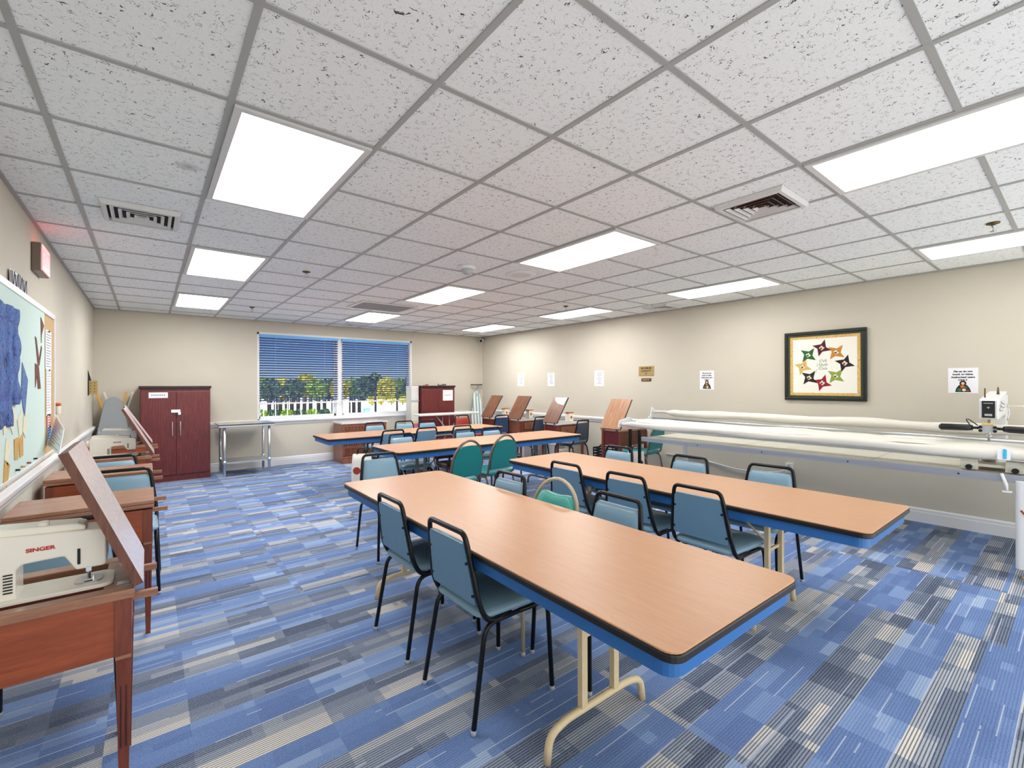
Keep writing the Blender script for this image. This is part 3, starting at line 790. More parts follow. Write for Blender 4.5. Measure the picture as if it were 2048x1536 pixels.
def tote(loc, rz, label, w, h, d):
    t = thing('tote_bag', label, 'bag', loc, rz)
    rings = []
    for z, k in ((0, .9), (.02*h, 1), (.5*h, 1.03), (.85*h, .96), (h, .9)):
        rings.append([(x*k, y*k*(1 if z < .9*h else .5), z) for x, y in rrect(-w/2, w/2, -d/2, d/2, d*.3, 3)])
    obj('body', MB().loft(rings), 'muslin', t)
    for y in (-d*.2, d*.2): obj('handle', MB().tube(fillet([(-w*.22, y, h*.97), (-w*.2, y, h*1.16), (w*.2, y, h*1.16), (w*.22, y, h*.97)], .05), .007, 6), 'blackplastic', t)
    pt = MB()
    for k, (px, pz, r) in enumerate(((-.2, .6, .05), (.18, .42, .045), (-.1, .28, .04), (.22, .72, .035))):
        pt.mat(k % 2).cyl((px*w, -d*.515, pz*h), (px*w, -d*.53, pz*h), r, 12)
    obj('printed_patch', pt, ['redvinyl', 'ink'], t)
    return t
tote((2.60, 4.55, 0), -.6, 'white tote bag with red and black patches on the floor by the far table', .26, .54, .12)
tote((5.73, 2.42, .0), -.7, 'white bag with red patches among the black legs of the quilt frame', .24, .52, .10)

# ------------------------------------------------------------------ window wall furniture
def tall_cabinet(x0, x1, yf, h, label, depth, handles=True):
    t = thing('storage_cabinet', label, 'cabinet', ((x0+x1)/2, yf, 0), 0, 'mahogany cabinets on the window wall')
    W = (x1-x0)/2
    obj('body', MB().b2(-W, W, .02, depth, .0, h-.03), 'maroon', t, .003)
    obj('cornice', MB().b2(-W-.015, W+.015, -.012, depth, h-.03, h).b2(-W-.006, W+.006, .004, depth, h-.05, h-.03), 'maroondark', t, .003)
    obj('plinth', MB().b2(-W+.0, W, .012, .03, 0, .085), 'maroon', t)
    for sx in (-1, 1):
        a, b = (-W+.012, -.003) if sx < 0 else (.003, W-.012)
        d = obj('door', MB().b2(a, b, 0, .02, .1, h-.085), 'maroon', t, .003)
        if handles:
            hx = sx*.05
            obj('handle', MB().tube(fillet([(hx, 0, .70), (hx, -.03, .70), (hx, -.03, .91), (hx, 0, .91)], .012, 3), .0065, 8), 'steel', d)
    obj('seam', MB().b2(-.003, .003, .004, .02, .1, h-.085), 'ink', t)
    return t
c1 = tall_cabinet(.24, 1.12, 7.20, 1.465, 'tall mahogany cabinet with steel handles beside the grey ironing board', .47)
obj('door_lock', MB().b2(-.065, .05, -.022, 0, 1.055, 1.10).b2(.02, .055, -.03, 0, 1.02, 1.06), 'paper', c1, .003)
obj('keyhole', MB().cyl((-.0 + .03, .0, .80), (.03, -.006, .80), .014, 12).cyl((.0, 0, .93), (.0, -.006, .93), .008, 10), 'bronze', c1)
t = thing('cabinet_notice', 'white paper strip with faint print on the door of the cabinet with handles', 'notice', (.46, 7.20, 1.325))
obj('sheet', MB().b2(-.115, .115, -.002, -.0005, -.042, .042), 'paper', t)
l = MB()
for k in range(7): l.b2(-.085+k*.025, -.085+k*.025+.016, -.003, -.0021, -.012, .014)
obj('faint_print', l, 'faint', t)
c2 = tall_cabinet(4.875, 5.70, 7.24, 1.455, 'mahogany cabinet with a white notice, behind the folding ironing board', .44, handles=False)
t = thing('cabinet_notice', 'square white notice on the mahogany cabinet behind the folding ironing board', 'notice', (5.52, 7.24, 1.24))
obj('sheet', MB().b2(-.125, .125, -.002, -.0005, -.115, .115), 'paper', t)
l = MB()
for k in range(7): l.b2(-.09+k*.026, -.09+k*.026+.017, -.003, -.0021, -.008, .014)
obj('faint_print', l, 'pink', t)
t = thing('folded_cloth', 'small red folded cloth on top of the noticed cabinet', 'cloth', (5.02, 7.35, 1.456))
obj('fabric', MB().prism([(-.06, -.05), (.06, -.05), (.085, .05), (-.02, .06)], .014, Matrix.Identity(4)).prism([(-.02, -.04), (.07, -.03), (.06, .04)], .03, Matrix.Identity(4)), 'redvinyl', t, .004)
t = thing('stapler', 'small grey and black desk tool on top of the noticed cabinet', 'tool', (5.42, 7.34, 1.456))
obj('base', MB().b2(-.08, .10, -.02, .02, 0, .012), 'blackplastic', t); obj('body', MB().b2(-.09, -.01, -.03, .03, .012, .04), 'greyplastic', t, .004); obj('arm', MB().b2(.0, .11, -.015, .015, .02, .034), 'blackplastic', t)

t = thing('steel_table', 'stainless steel work table with a lower shelf beside the mahogany cabinet', 'table', (1.62, 7.27, 0))
obj('top', MB().b2(-.41, .39, -.32, .30, .825, .845).b2(-.41, .39, -.32, -.30, .80, .845), 'steel', t, .004)
obj('lower_shelf', MB().b2(-.33, .31, -.27, .25, .215, .235), 'steel', t, .003)
for lx in (-.33, .31):
    for ly in (-.27, .25):
        lg = MB().cyl((lx, ly, .035), (lx, ly, .825), .02, 12).cyl((lx, ly, 0), (lx, ly, .045), (.012, .017), 12).cyl((lx, ly, .205), (lx, ly, .265), .026, 12)
        obj('leg', lg, 'steel', t)

t = thing('carved_cabinet', 'carved walnut low cabinet with square panels below the window', 'cabinet', (3.60, 7.07, 0))
obj('body', MB().b2(-.43, .43, .015, .55, .0, .735), 'carved', t, .006)
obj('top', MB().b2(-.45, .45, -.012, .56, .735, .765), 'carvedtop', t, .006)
obj('plinth', MB().b2(-.44, .44, -.004, .02, 0, .13).b2(-.445, .445, -.01, .02, .105, .125), 'carved', t, .004)
for x in (-.215, .215):
    d = obj('door', MB().b2(x-.205, x+.205, 0, .018, .15, .565), 'carved', t, .004)
    fr = MB()
    for k in (-1, 0, 1):
        cx = x+k*.125
        for z in (.235,):
            fr.b2(cx-.05, cx+.05, -.012, 0, z-.055, z-.04).b2(cx-.05, cx+.05, -.012, 0, z+.04, z+.055).b2(cx-.05, cx-.035, -.012, 0, z-.04, z+.04).b2(cx+.035, cx+.05, -.012, 0, z-.04, z+.04).b2(cx-.018, cx+.018, -.012, 0, z-.018, z+.018)
    for k in range(9): fr.cyl((x-.18+k*.045, -.008, .33), (x-.18+k*.045, -.008, .55), .009, 8)
    obj('carving', fr, 'walnutdark', d)
    obj('knob', MB().lathe([(.005, 0), (.014, .012), (.01, .022)], (x-.12, -.002, .46), 12, Matrix.Rotation(PI/2, 3, 'X')), 'bronze', d)
    dr = obj('drawer', MB().b2(x-.205, x+.205, 0, .018, .585, .725), 'carved', t, .004)
    fr = MB()
    for k in (-1, 0, 1):
        cx = x+k*.125; z = .655
        fr.b2(cx-.045, cx+.045, -.01, 0, z-.035, z-.024).b2(cx-.045, cx+.045, -.01, 0, z+.024, z+.035).b2(cx-.045, cx-.034, -.01, 0, z-.024, z+.024).b2(cx+.034, cx+.045, -.01, 0, z-.024, z+.024)
    obj('carving', fr, 'walnutdark', dr)

t = thing('drawer_tower', 'slim tall tower with white louvred top and pink lower drawer by the window', 'storage tower', (4.765, 7.42, 0))
obj('body', MB().b2(-.085, .085, -.10, .16, 0, 1.45), 'offwhite', t, .006)
lv = MB()
for k in range(10): lv.b2(-.082, .082, -.112, -.10, 1.16+k*.028, 1.178+k*.028)
obj('louver', lv, 'white', t)
obj('shelf', MB().b2(-.088, .088, -.115, -.09, 1.115, 1.15), 'greyplastic', t, .003)
obj('door', MB().b2(-.08, .08, -.108, -.10, .70, 1.10), 'offwhite', t, .004)
for z in (.08, .38): obj('drawer', MB().b2(-.08, .08, -.112, -.10, z, z+.28), 'pink', t, .005)

def board_outline(L, W, nose):
    o = [(-W/2, 0), (W/2, 0)]
    for k in range(13):
        a = PI*k/12; o.append((nose*math.cos(a), L-nose*1.3+nose*1.3*math.sin(a)))
    o.insert(2, (W/2, L*.45)); o.append((-W/2, L*.45)); return o
# grey ironing board leaning in the corner
t = thing('ironing_board', 'grey ironing board standing on end in the corner behind the machines', 'ironing board', (-.065, 7.28, 0), 0, 'ironing boards')
lean = Matrix.Rotation(math.radians(-9), 4, 'X')
Mx = lean @ frame((1, 0, 0), (0, 0, 1), (0, -1, 0), (0, 0, .02))
obj('board', MB().prism(board_outline(1.30, .42, .115), .025, Mx), 'greycover', t, .008)
obj('pole', MB().tube([(-.12, .03, .05), (-.05, .09, .62), (-.1, .16, 1.0)], .011, 8), 'blackplastic', t)
for cx, cy_, m_, lab in ((-.085, 7.49, 'yellowwood', 'yellow varnished folding wooden stand behind the grey ironing board'), (-.01, 7.60, 'palewood', 'pale folding wooden stand behind the grey ironing board')):
    t = thing('folding_stand', lab, 'stand', (cx, cy_, 0), 0, 'folded wooden stands')
    for s in (-1, 1): obj('leg', MB().box((s*-.016, s*.014, .69), (.028, .02, 1.42), Matrix.Rotation(s*.262, 3, 'Y')), m_, t, .004)
    obj('crossbar', MB().cyl((0, -.03, .76), (0, .03, .76), .01), m_, t)
# striped ironing board upside down
t = thing('ironing_board', 'green striped ironing board standing upside down against the window wall', 'ironing board', (6.53, 7.49, 0), 0, 'ironing boards')
Mx = Matrix.Rotation(math.radians(-6), 4, 'X') @ frame((1, 0, 0), (0, 0, 1), (0, -1, 0), (0, 0, .01))
obj('board', MB().prism(board_outline(1.32, .40, .09), .025, Mx), 'stripecover', t, .006)
q = Matrix.Rotation(math.radians(-6), 3, 'X')
obj('foot', MB().tube([q @ Vector((-.16, -.035, 1.475)), q @ Vector((.16, -.035, 1.475))], .016, 10), 'taupe', t)
obj('leg', MB().tube([q @ Vector((-.07, -.035, 1.46)), q @ Vector((0, -.03, 1.34)), q @ Vector((.07, -.035, 1.46))], .011, 8).tube([q @ Vector((0, -.03, 1.34)), q @ Vector((0, -.032, 1.2))], .012, 8), 'steel', t)
# open ironing board in front of the second cabinet
t = thing('ironing_board', 'open white ironing board on crossed legs before the noticed cabinet', 'ironing board', (5.24, 6.74, 0), -.04, 'ironing boards')
Mx = frame((0, 1, 0), (1, 0, 0), (0, 0, -1), (-.72, 0, .885))
obj('board', MB().prism(board_outline(1.46, .34, .09), .035, Mx), 'muslin', t, .01)
for sx in (-1, 1): obj('leg', MB().tube([(-sx*.36, sx*.03, .015), (sx*.30, sx*.03, .845)], .011, 8).tube([(-sx*.36, -.16, .013), (-sx*.36, .16, .013)], .012, 8), 'steel', t)
obj('pole', MB().tube([(.02, 0, .84), (.02, 0, .45)], .008, 8).tube([(-.14, 0, .84), (-.14, 0, .45)], .008, 8), 'steel', t)

# ------------------------------------------------------------------ corkboard wall
BY0, BY1, BZ0, BZ1 = .6, 3.92, .925, 2.06
t = thing('bulletin_board', 'wide bulletin board with mint felt and a cork strip on the wall by the desks', 'bulletin board', (XL, 0, 0))
obj('cork', MB().b2(.001, .012, BY0, BY1, BZ0, BZ1), 'cork', t)
obj('felt_panel', MB().b2(.012, .017, BY0, 3.44, BZ0+.005, BZ1-.03), 'mint', t)
obj('frame', MB().b2(.001, .022, BY0, BY1, BZ1-.03, BZ1+.012).b2(.001, .022, BY0, BY1, BZ0-.012, BZ0+.012).b2(.001, .022, BY1-.02, BY1+.012, BZ0, BZ1), 'white', t, .003)
def flat(name, label, cat, poly, m, off=.018, th=.0025, group=None, M0=None):
    t = thing(name, label, cat, (0, 0, 0), 0, group)
    cy = sum(p[0] for p in poly)/len(poly); cz = sum(p[1] for p in poly)/len(poly)
    t.location = (XL, cy, cz)
    o = obj('fabric' if m.startswith(('kite', 'quilt')) else 'sheet', MB().prism([(p[0]-cy, p[1]-cz) for p in poly], th, frame((0, 1, 0), (0, 0, 1), (1, 0, 0), (off, 0, 0))), m, t)
    return t
# hanging blue quilt strips
qs = ((1.90, 2.16, 'wide blue and purple quilt strip cut by the photo edge'), (2.17, 2.33, 'middle blue and purple quilt strip on the mint board'), (2.34, 2.49, 'blue and purple quilt strip with scalloped edge on the mint board'))
for i, (a, b, lab) in enumerate(qs):
    t = thing('quilt_strip', lab, 'quilt', (XL+.02, (a+b)/2, 1.66), 0, 'blue quilt strips on the board')
    hw = (b-a)/2; rows = 4
    z0 = -.42 if i < 2 else -.30; z1 = .27
    fb = MB(); n = 40; L_, R_ = [], []
    for k in range(n+1):
        f = k/n; z = z1+(z0-z1)*f; s = abs(math.sin(f*PI*rows))*.034
        L_.append((.004, -hw+.034-s, z)); R_.append((.003+.014*abs(math.sin(f*PI*rows*.5+i)), hw-.034+s*1.15, z))
    mid = [(.010+.003*math.sin(k*.8), .012*math.sin(k*.7), z1+(z0-z1)*k/n) for k in range(n+1)]
    fs = []
    vs = L_+mid+R_
    for k in range(n):
        fs += [(k, k+1, n+1+k+1, n+1+k), (n+1+k, n+1+k+1, 2*n+2+k+1, 2*n+2+k)]
    fo = obj('fabric', fb.add(vs, fs, True), 'quiltblue', t)
    obj('lining', MB().b2(-.001, .002, -hw-.004, hw-.004, z0+.01, z1-.004), 'darkblue', t)
    sol = fo.modifiers.new('thick', 'SOLIDIFY'); sol.thickness = .003
flat('fabric_kite', 'long blue print fabric kite pinned alone on the mint board', 'fabric piece', [(2.63, 1.62), (2.80, 1.51), (2.70, 1.27), (2.60, 1.41)], 'kiteblue')
flat('fabric_scrap', 'brown print triangle pinned at the top of the mint board', 'fabric piece', [(3.27, 1.98), (3.40, 1.93), (3.30, 1.85), (3.285, 1.79)], 'kitebrown', group='brown fabric scraps')
flat('fabric_scrap', 'upper brown strap of the bow shape on the mint board', 'fabric piece', [(3.05, 1.82), (3.10, 1.81), (3.20, 1.66), (3.29, 1.77), (3.31, 1.75), (3.21, 1.62), (3.15, 1.63)], 'kitebrown', group='brown fabric scraps')
flat('fabric_scrap', 'lower brown half of the bow shape on the mint board', 'fabric piece', [(3.05, 1.63), (3.18, 1.62), (3.26, 1.45), (3.16, 1.45), (3.12, 1.55), (3.06, 1.46)], 'kitebrown', group='brown fabric scraps')
tri = [((2.19, 1.28), 'kitecream', 'cream scrap highest at the bottom cluster, touching the quilt strips'), ((2.38, 1.27), 'kitecream', 'cream folded scrap under the middle quilt strip'), ((2.57, 1.24), 'kitecream', 'cream scrap standing upright below the scalloped strip'),
       ((2.72, 1.22), 'kitecream', 'cream scrap set apart at the cluster edge'), ((2.25, 1.10), 'kitecream', 'cream scrap left of the gold bow at the board bottom'), ((2.47, 1.10), 'kitegold', 'gold print scrap, first half of the gold bow'), ((2.60, 1.10), 'kitegold', 'gold print scrap, second half of the gold bow'), ((2.22, .985), 'kitegold', 'gold diamond scrap lowest on the mint board')]
for k, ((y, z), m_, lab) in enumerate(tri):
    rr = random.Random(k); a = rr.uniform(0, 1.2)
    pl = [(y+.085*math.cos(a+b), z+.085*math.sin(a+b)) for b in (0, 1.7, 3.3, 4.4)]
    flat('fabric_scrap', lab, 'fabric piece', pl, m_, group='pale fabric scraps at the board bottom')
def sheet(y, z, w, h, m_, label, off=.014, printed=True, pm='faint', tilt=0.0):
    t = thing('pinned_paper', label, 'paper', (XL, y, z), 0, 'papers pinned on the cork strip')
    obj('sheet', MB().b2(off, off+.002, -w/2, w/2, -h/2, h/2), m_, t)
    if printed:
        l = MB(); k = int(h/.022)
        for i in range(k): l.b2(off+.002, off+.0026, -w*.38, w*(.38 if i % 3 else .15), h/2-.02-i*.021, h/2-.012-i*.021)
        obj('faint_print', l, pm, t)
    obj('pin', MB().cyl((off, 0, h/2-.008), (off+.012, 0, h/2-.008), .005, 8), 'blackplastic', t)
sheet(3.63, 1.76, .27, .31, 'paper', 'white sheet at the top of the cork strip')
sheet(3.64, 1.42, .22, .37, 'paper', 'grey printed sheet in the middle of the cork strip', pm='greyplastic')
sheet(3.64, 1.19, .16, .11, 'pink', 'pink card on the cork strip', pm='paper')
sheet(3.66, 1.075, .18, .15, 'carblue', 'blue striped card with a navy bow on the cork strip', pm='kiteblue')
t = thing('hanging_chart', 'white printed sheet hanging askew off the wall past the cork strip', 'paper', (XL, 3.55, 1.08))
q4 = [Vector(p)-Vector((XL, 3.55, 1.08)) for p in ((-.27, 3.879, 1.216), (-.28, 3.543, 1.005), (-.17, 3.13, .965), (-.17, 3.384, 1.136))]
nn = (q4[1]-q4[0]).cross(q4[3]-q4[0]).normalized()
if nn.y > 0: nn = -nn
pv = q4+[p-nn*.003 for p in q4]
obj('sheet', MB().add(pv, [(0, 1, 2, 3), (7, 6, 5, 4), (0, 4, 5, 1), (1, 5, 6, 2), (2, 6, 7, 3), (3, 7, 4, 0)]), 'paper', t)
l = MB()
def bil(u, v): return (q4[0]*(1-u)+q4[3]*u)*(1-v)+(q4[1]*(1-u)+q4[2]*u)*v+nn*.0015
for i in range(9):
    v0 = .08+i*.1; u0, u1 = .12+.05*(i % 2), (.85, .7, .9, .5)[i % 4]
    a, b, c, d_ = bil(u0, v0), bil(u0, v0+.035), bil(u1, v0+.035), bil(u1, v0)
    l.add([a, b, c, d_], [(0, 1, 2, 3)])
obj('faint_print', l, 'greyplastic', t)
t = thing('pill_bottle', 'small bottle with an orange cap hung beside the cork strip', 'bottle', (XL+.03, 3.97, 1.275))
obj('body', MB().lathe([(.019, -.05), (.02, -.045), (.02, .02), (.016, .025)], (0, 0, 0)), 'offwhite', t)
obj('cap', MB().lathe([(.022, .025), (.022, .048), (.019, .05)], (0, 0, 0)), 'orange', t)
obj('hook', MB().tube([(-.029, 0, .03), (-.015, 0, .01)], .004, 6), 'blackplastic', t)
t = thing('paper_cutout', 'jagged black and white paper cutout standing on the bulletin board top', 'paper', (XL+.012, 2.60, 2.085))
obj('sheet', MB().b2(-.001, .001, -.25, .24, -.02, .075), 'paper', t)
l = MB(); rr = random.Random(3)
for k in range(12):
    y = -.235+k*.04; l.box((.002, y, .03+rr.uniform(-.01, .01)), (.002, .015, .085), Matrix.Rotation(rr.uniform(-.35, .35), 3, 'X'))
obj('cut_stroke', l, 'ink', t)
for k, (y, m_) in enumerate(((2.45, 'ink'), (2.6, 'kitegold'), (2.78, 'redvinyl'), (3.0, 'ink'))):
    t = thing('push_pin', ('black push pin lowest along the mint board edge', 'gold push pin along the mint board edge', 'red push pin along the mint board edge', 'black push pin near the cork strip along the mint board edge')[k], 'pin', (XL+.018, y, .965), 0, 'push pins along the board edge')
    obj('pin', MB().cyl((0, 0, 0), (.018, .006, 0), .006, 8), m_, t)
# exit sign
t = thing('exit_sign', 'lit red exit sign high on the corkboard wall', 'sign', (XL, 3.20, 2.385))
obj('housing', MB().b2(.001, .052, -.16, .16, -.10, .10), 'taupe', t, .006)
obj('face', MB().b2(.052, .058, -.15, .15, -.09, .09), 'exitface', t)
obj('lamp', MB().b2(.01, .045, -.13, .13, .1, .105), 'exitlamp', t)
text('lettering', 'EXIT', .15, frame((0, 1, 0), (0, 0, 1), (1, 0, 0), (.0585, 0, 0)), 'exitred', t, sx=.9, bold=.002)
t = thing('wall_rack', 'small brass-coloured rack with holes on the wall by the corner', 'rack', (XL, 6.86, 1.45))
obj('plate', MB().b2(.002, .10, -.012, 0, -.095, .09), 'gold', t, .002)
hl = MB()
for a in (.03, .07):
    for z in (-.06, -.02, .02, .06): hl.cyl((a, -.011, z), (a, -.0135, z), .007, 8)
obj('hole', hl, 'bronze', t)
obj('bracket', MB().prism([(0, .09), (.0, .24), (.035, .09)], .01, frame((1, 0, 0), (0, 0, 1), (0, -1, 0), (.002, .0, 0))).b2(.002, .014, -.02, -.012, -.11, .1), 'ink', t)

# ------------------------------------------------------------------ quilt wall: notices, plaque, picture
def notice(y, z, w, h, label, body=None, figure=False, size=.03):
    t = thing('wall_notice', label, 'notice', (XR, y, z), 0, 'paper notices on the quilt wall')
    obj('sheet', MB().b2(-.003, -.001, -w/2, w/2, -h/2, h/2), 'paper', t)
    F = frame((0, -1, 0), (0, 0, 1), (-1, 0, 0), (-.0032, 0, 0))
    if body:
        for i, ln in enumerate(body):
            text('lettering', ln, size, F @ Matrix.Translation((0, h*.36-i*h*.115, 0)), 'ink', t, sx=1.12, bold=.0012)
    else:
        l = MB(); rr = random.Random(int(y*100))
        for i in range(9):
            a = rr.uniform(.15, .36)*w; l.b2(-.0042, -.003, -a, a*rr.uniform(.4, 1), h*.4-i*h*.09-.008, h*.4-i*h*.09)
        obj('faint_print', l, 'faint', t)
    if figure:
        k = h/.26
        def E(cx, cz, rx, rz_, mm, d):
            n = 18; fg.mat(mm).prism([(cx+rx*math.cos(2*PI*i/n), cz+rz_*math.sin(2*PI*i/n)) for i in range(n)], d, F)
        fg = MB()
        fg.mat(0).prism([(x*k, z*k) for x, z in ((-.058, -.118), (.06, -.118), (.05, -.08), (.03, -.045), (-.028, -.045), (-.05, -.08))], .0004, F)
        E(0, -.028*k, .026*k, .026*k, 0, .0006); E(0, -.03*k, .013*k, .014*k, 1, .0009)
        E(-.004*k, -.062*k, .016*k, .016*k, 2, .0009); E(-.026*k, -.094*k, .018*k, .016*k, 3, .0009); E(.008*k, -.096*k, .014*k, .014*k, 5, .0009); E(.034*k, -.1*k, .014*k, .009*k, 4, .001); E(.022*k, -.07*k, .011*k, .013*k, 3, .001)
        obj('drawing', fg, ['ink', 'skin', 'orange', 'green', 'redvinyl', 'kitecream'], t)
notice(6.22, 1.58, .22, .28, 'white notice with faint print closest to the room corner')
notice(5.255, 1.575, .20, .27, 'white notice with faint print, middle of the three before the brass plaque')
notice(3.985, 1.58, .22, .28, 'white notice with faint print just before the brass plaque')
WARN = ['Please do not', 'touch machine.', 'Authorized users', 'ONLY']
notice(1.93, 1.53, .22, .28, 'white warning notice with a small drawn figure between plaque and quilt picture', WARN, True, .022)
notice(-.77, 1.50, .22, .255, 'white warning notice with a coloured figure above the quilting machine', WARN, True, .022)
t = thing('capacity_plaque', 'brass maximum capacity plaque on the quilt wall', 'plaque', (XR, 2.975, 1.69))
obj('plate', MB().b2(-.008, -.001, -.145, .145, -.08, .08), 'gold', t, .002)
F = frame((0, -1, 0), (0, 0, 1), (-1, 0, 0), (-.0085, 0, 0))
for i, (s_, q_) in enumerate((('MAXIMUM', .042), ('CAPACITY', .042), ('49', .036))): text('lettering', s_, q_, F @ Matrix.Translation((0, .045-i*.046, 0)), 'ink', t, bold=.001)
t = thing('wall_sign', 'small dark brass plate mounted below the capacity plaque', 'plaque', (XR, 2.975, 1.545))
obj('plate', MB().b2(-.006, -.001, -.095, .095, -.026, .026), 'bronze', t, .002)
obj('engraving', MB().b2(-.0068, -.006, -.055, -.03, -.01, .012).b2(-.0068, -.006, -.02, .07, -.008, .008), 'gold', t)

t = thing('framed_quilt', 'black-framed star quilt picture on the quilt wall', 'picture', (XR, .44, 1.692), 0)
hw, hh = .43, .425
def ring(x0, x1, h0, v0, h1, v1): return MB().b2(-x1, -x0, -h0, h0, v1, v0).b2(-x1, -x0, -h0, h0, -v0, -v1).b2(-x1, -x0, -h0, -h1, -v1, v1).b2(-x1, -x0, h1, h0, -v1, v1)
obj('frame', ring(.001, .035, hw, hh, hw-.036, hh-.036), 'frameblack', t, .006)
obj('inner_mat', ring(.001, .022, hw-.036, hh-.036, hw-.06, hh-.06), 'matgreen', t)
obj('border', ring(.001, .016, hw-.06, hh-.06, hw-.094, hh-.094), 'goldborder', t)
obj('quilt', MB().b2(-.014, -.001, -hw+.094, hw-.094, -hh+.094, hh-.094), 'quiltwhite', t)
F = frame((0, -1, 0), (0, 0, 1), (-1, 0, 0), (-.0142, 0, 0))
stars = [((-.02, .215), (84, 24, 40), 0), ((.13, .155), (196, 132, 50), 1), ((.215, .02), (46, 26, 36), 0), ((.125, -.13), (140, 160, 66), 1), ((-.015, -.21), (150, 28, 48), 0), ((-.155, -.145), (44, 36, 30), 1), ((-.225, -.01), (216, 176, 96), 0), ((-.165, .135), (44, 96, 48), 1)]
for k, ((u, v), c, ph) in enumerate(stars):
    cm_ = mat('star cotton %d' % k, c, .9)
    s_ = MB(); R_ = .106; r_ = .040; a0 = math.radians(72 if ph == 0 else 52)
    pts = []
    for i in range(4):
        a = a0+i*PI/2; pts.append((u+R_*math.cos(a), v+R_*math.sin(a))); a += PI/4-.30; pts.append((u+r_*1.15*math.cos(a), v+r_*1.15*math.sin(a)))
    s_.prism(pts, .0012, F)
    s_.mat(1).prism([(u+.03*math.cos(a0+.35+i*PI/2), v+.03*math.sin(a0+.35+i*PI/2)) for i in range(4)], .0018, F)
    s_.mat(2).prism([(u-.006+.013*math.cos(i*PI/3), v-.006+.013*math.sin(i*PI/3)) for i in range(6)], .0024, F)
    s_.mat(2).prism([(u+.014+.007*math.cos(i*PI/3), v+.014+.007*math.sin(i*PI/3)) for i in range(6)], .0024, F)
    so = obj('star', s_, [cm_, 'kitecream', 'brownp'], t)
for i, s_ in enumerate(('CVE', 'Quilt', 'Club')): text('lettering', s_, .045, F @ Matrix.Translation((-.005, .055-i*.045, .0004)), 'green', t)
obj('stitched_thread', MB().tube([F @ Vector(p) for p in ((-.06, .03, .001), (-.075, .0, .001), (-.04, -.03, .001), (-.08, -.06, .001), (-.085, -.09, .001))], .0012, 5), 'ink', t)
# outlet and cable
t = thing('wall_outlet', 'white outlet box low on the quilt wall', 'outlet', (XR, .82, .40))
obj('box', MB().b2(-.045, -.001, -.04, .04, -.06, .06), 'white', t, .004)
obj('socket', MB().b2(-.047, -.045, -.015, .015, .012, .04).b2(-.047, -.045, -.015, .015, -.04, -.012), 'greyplastic', t)
tag(obj('wall_cable', MB().tube([(XR-.012, 2.6, .37), (XR-.012, 2.2, .37), (XR-.014, 1.9, .34), (XR-.03, 1.5, .29), (XR-.03, 1.2, .29), (XR-.03, .95, .33), (XR-.03, .865, .37)], .009, 8), 'white'), 'white cable drooping along the quilt wall to the outlet', 'cable')

# ------------------------------------------------------------------ quilting frame and long arm machine
YA, YZ = 2.15, -1.95
t = thing('quilting_frame', 'long white quilting frame with fabric rollers along the quilt wall', 'quilting frame', (5.5, 0, 0))
obj('front_rail', MB().b2(-.02, .03, YZ, YA, .715, .722).b2(-.02, -.014, YZ, YA, .722, .765).b2(-.02, .03, YZ, YA, .765, .772).b2(.02, .03, YZ, YA, .722, .765), 'alu', t, .002)
hl = MB()
for y in (1.35, .62, -.15, -.9): hl.cyl((-.019, y, .742), (-.023, y, .742), .007, 8)
obj('bolt', hl, 'ink', t)
obj('table_surface', MB().b2(.035, .86, YZ, YA-.02, .745, .765), 'offwhite', t)
obj('table_joint', MB().b2(.035, .86, .93, .937, .7655, .7662).b2(.035, .86, -.3, -.293, .7655, .7662), 'greyplastic', t)
obj('rear_rail', MB().b2(.86, .90, YZ, YA, .715, .785), 'alu', t, .002)
def wrapped(x, z, r, y0, y1, seed):
    rr = random.Random(seed); n = 46; rings = []
    for k in range(n+1):
        y = y0+(y1-y0)*k/n; f = 1+.10*math.sin(k*.7+seed)+.05*rr.uniform(-1, 1)
        q = r*(f if 0 < k < n else .55); sag = .006*math.sin(k*.45+seed)
        rings.append([(x+q*math.cos(2*PI*j/14)*(1+.06*math.sin(j*2+k*.5)), y, z+sag+q*math.sin(2*PI*j/14)) for j in range(14)])
    return MB().loft(rings)
obj('front_roller', MB().tube([(.05, 2.52, .915), (.05, YZ, .915)], .022, 12), 'white', t)
obj('fabric_roll', wrapped(.05, .915, .040, 2.44, YZ+.02, 2), 'muslin', t)
obj('middle_roller', MB().tube([(.27, 2.5, .955), (.27, YZ, .955)], .022, 12), 'white', t)
obj('fabric_roll', wrapped(.27, .955, .036, 2.40, YZ+.02, 5), 'muslin', t)
obj('take_up_pole', MB().tube([(.78, 2.52, .965), (.78, YZ, .965)], .016, 12), 'steel', t)
obj('upper_roller', MB().tube([(.85, 2.56, 1.06), (.85, YZ, 1.06)], .02, 12), 'white', t)
obj('fabric_roll', wrapped(.85, 1.05, .052, 2.30, YZ+.02, 9), 'muslin', t)
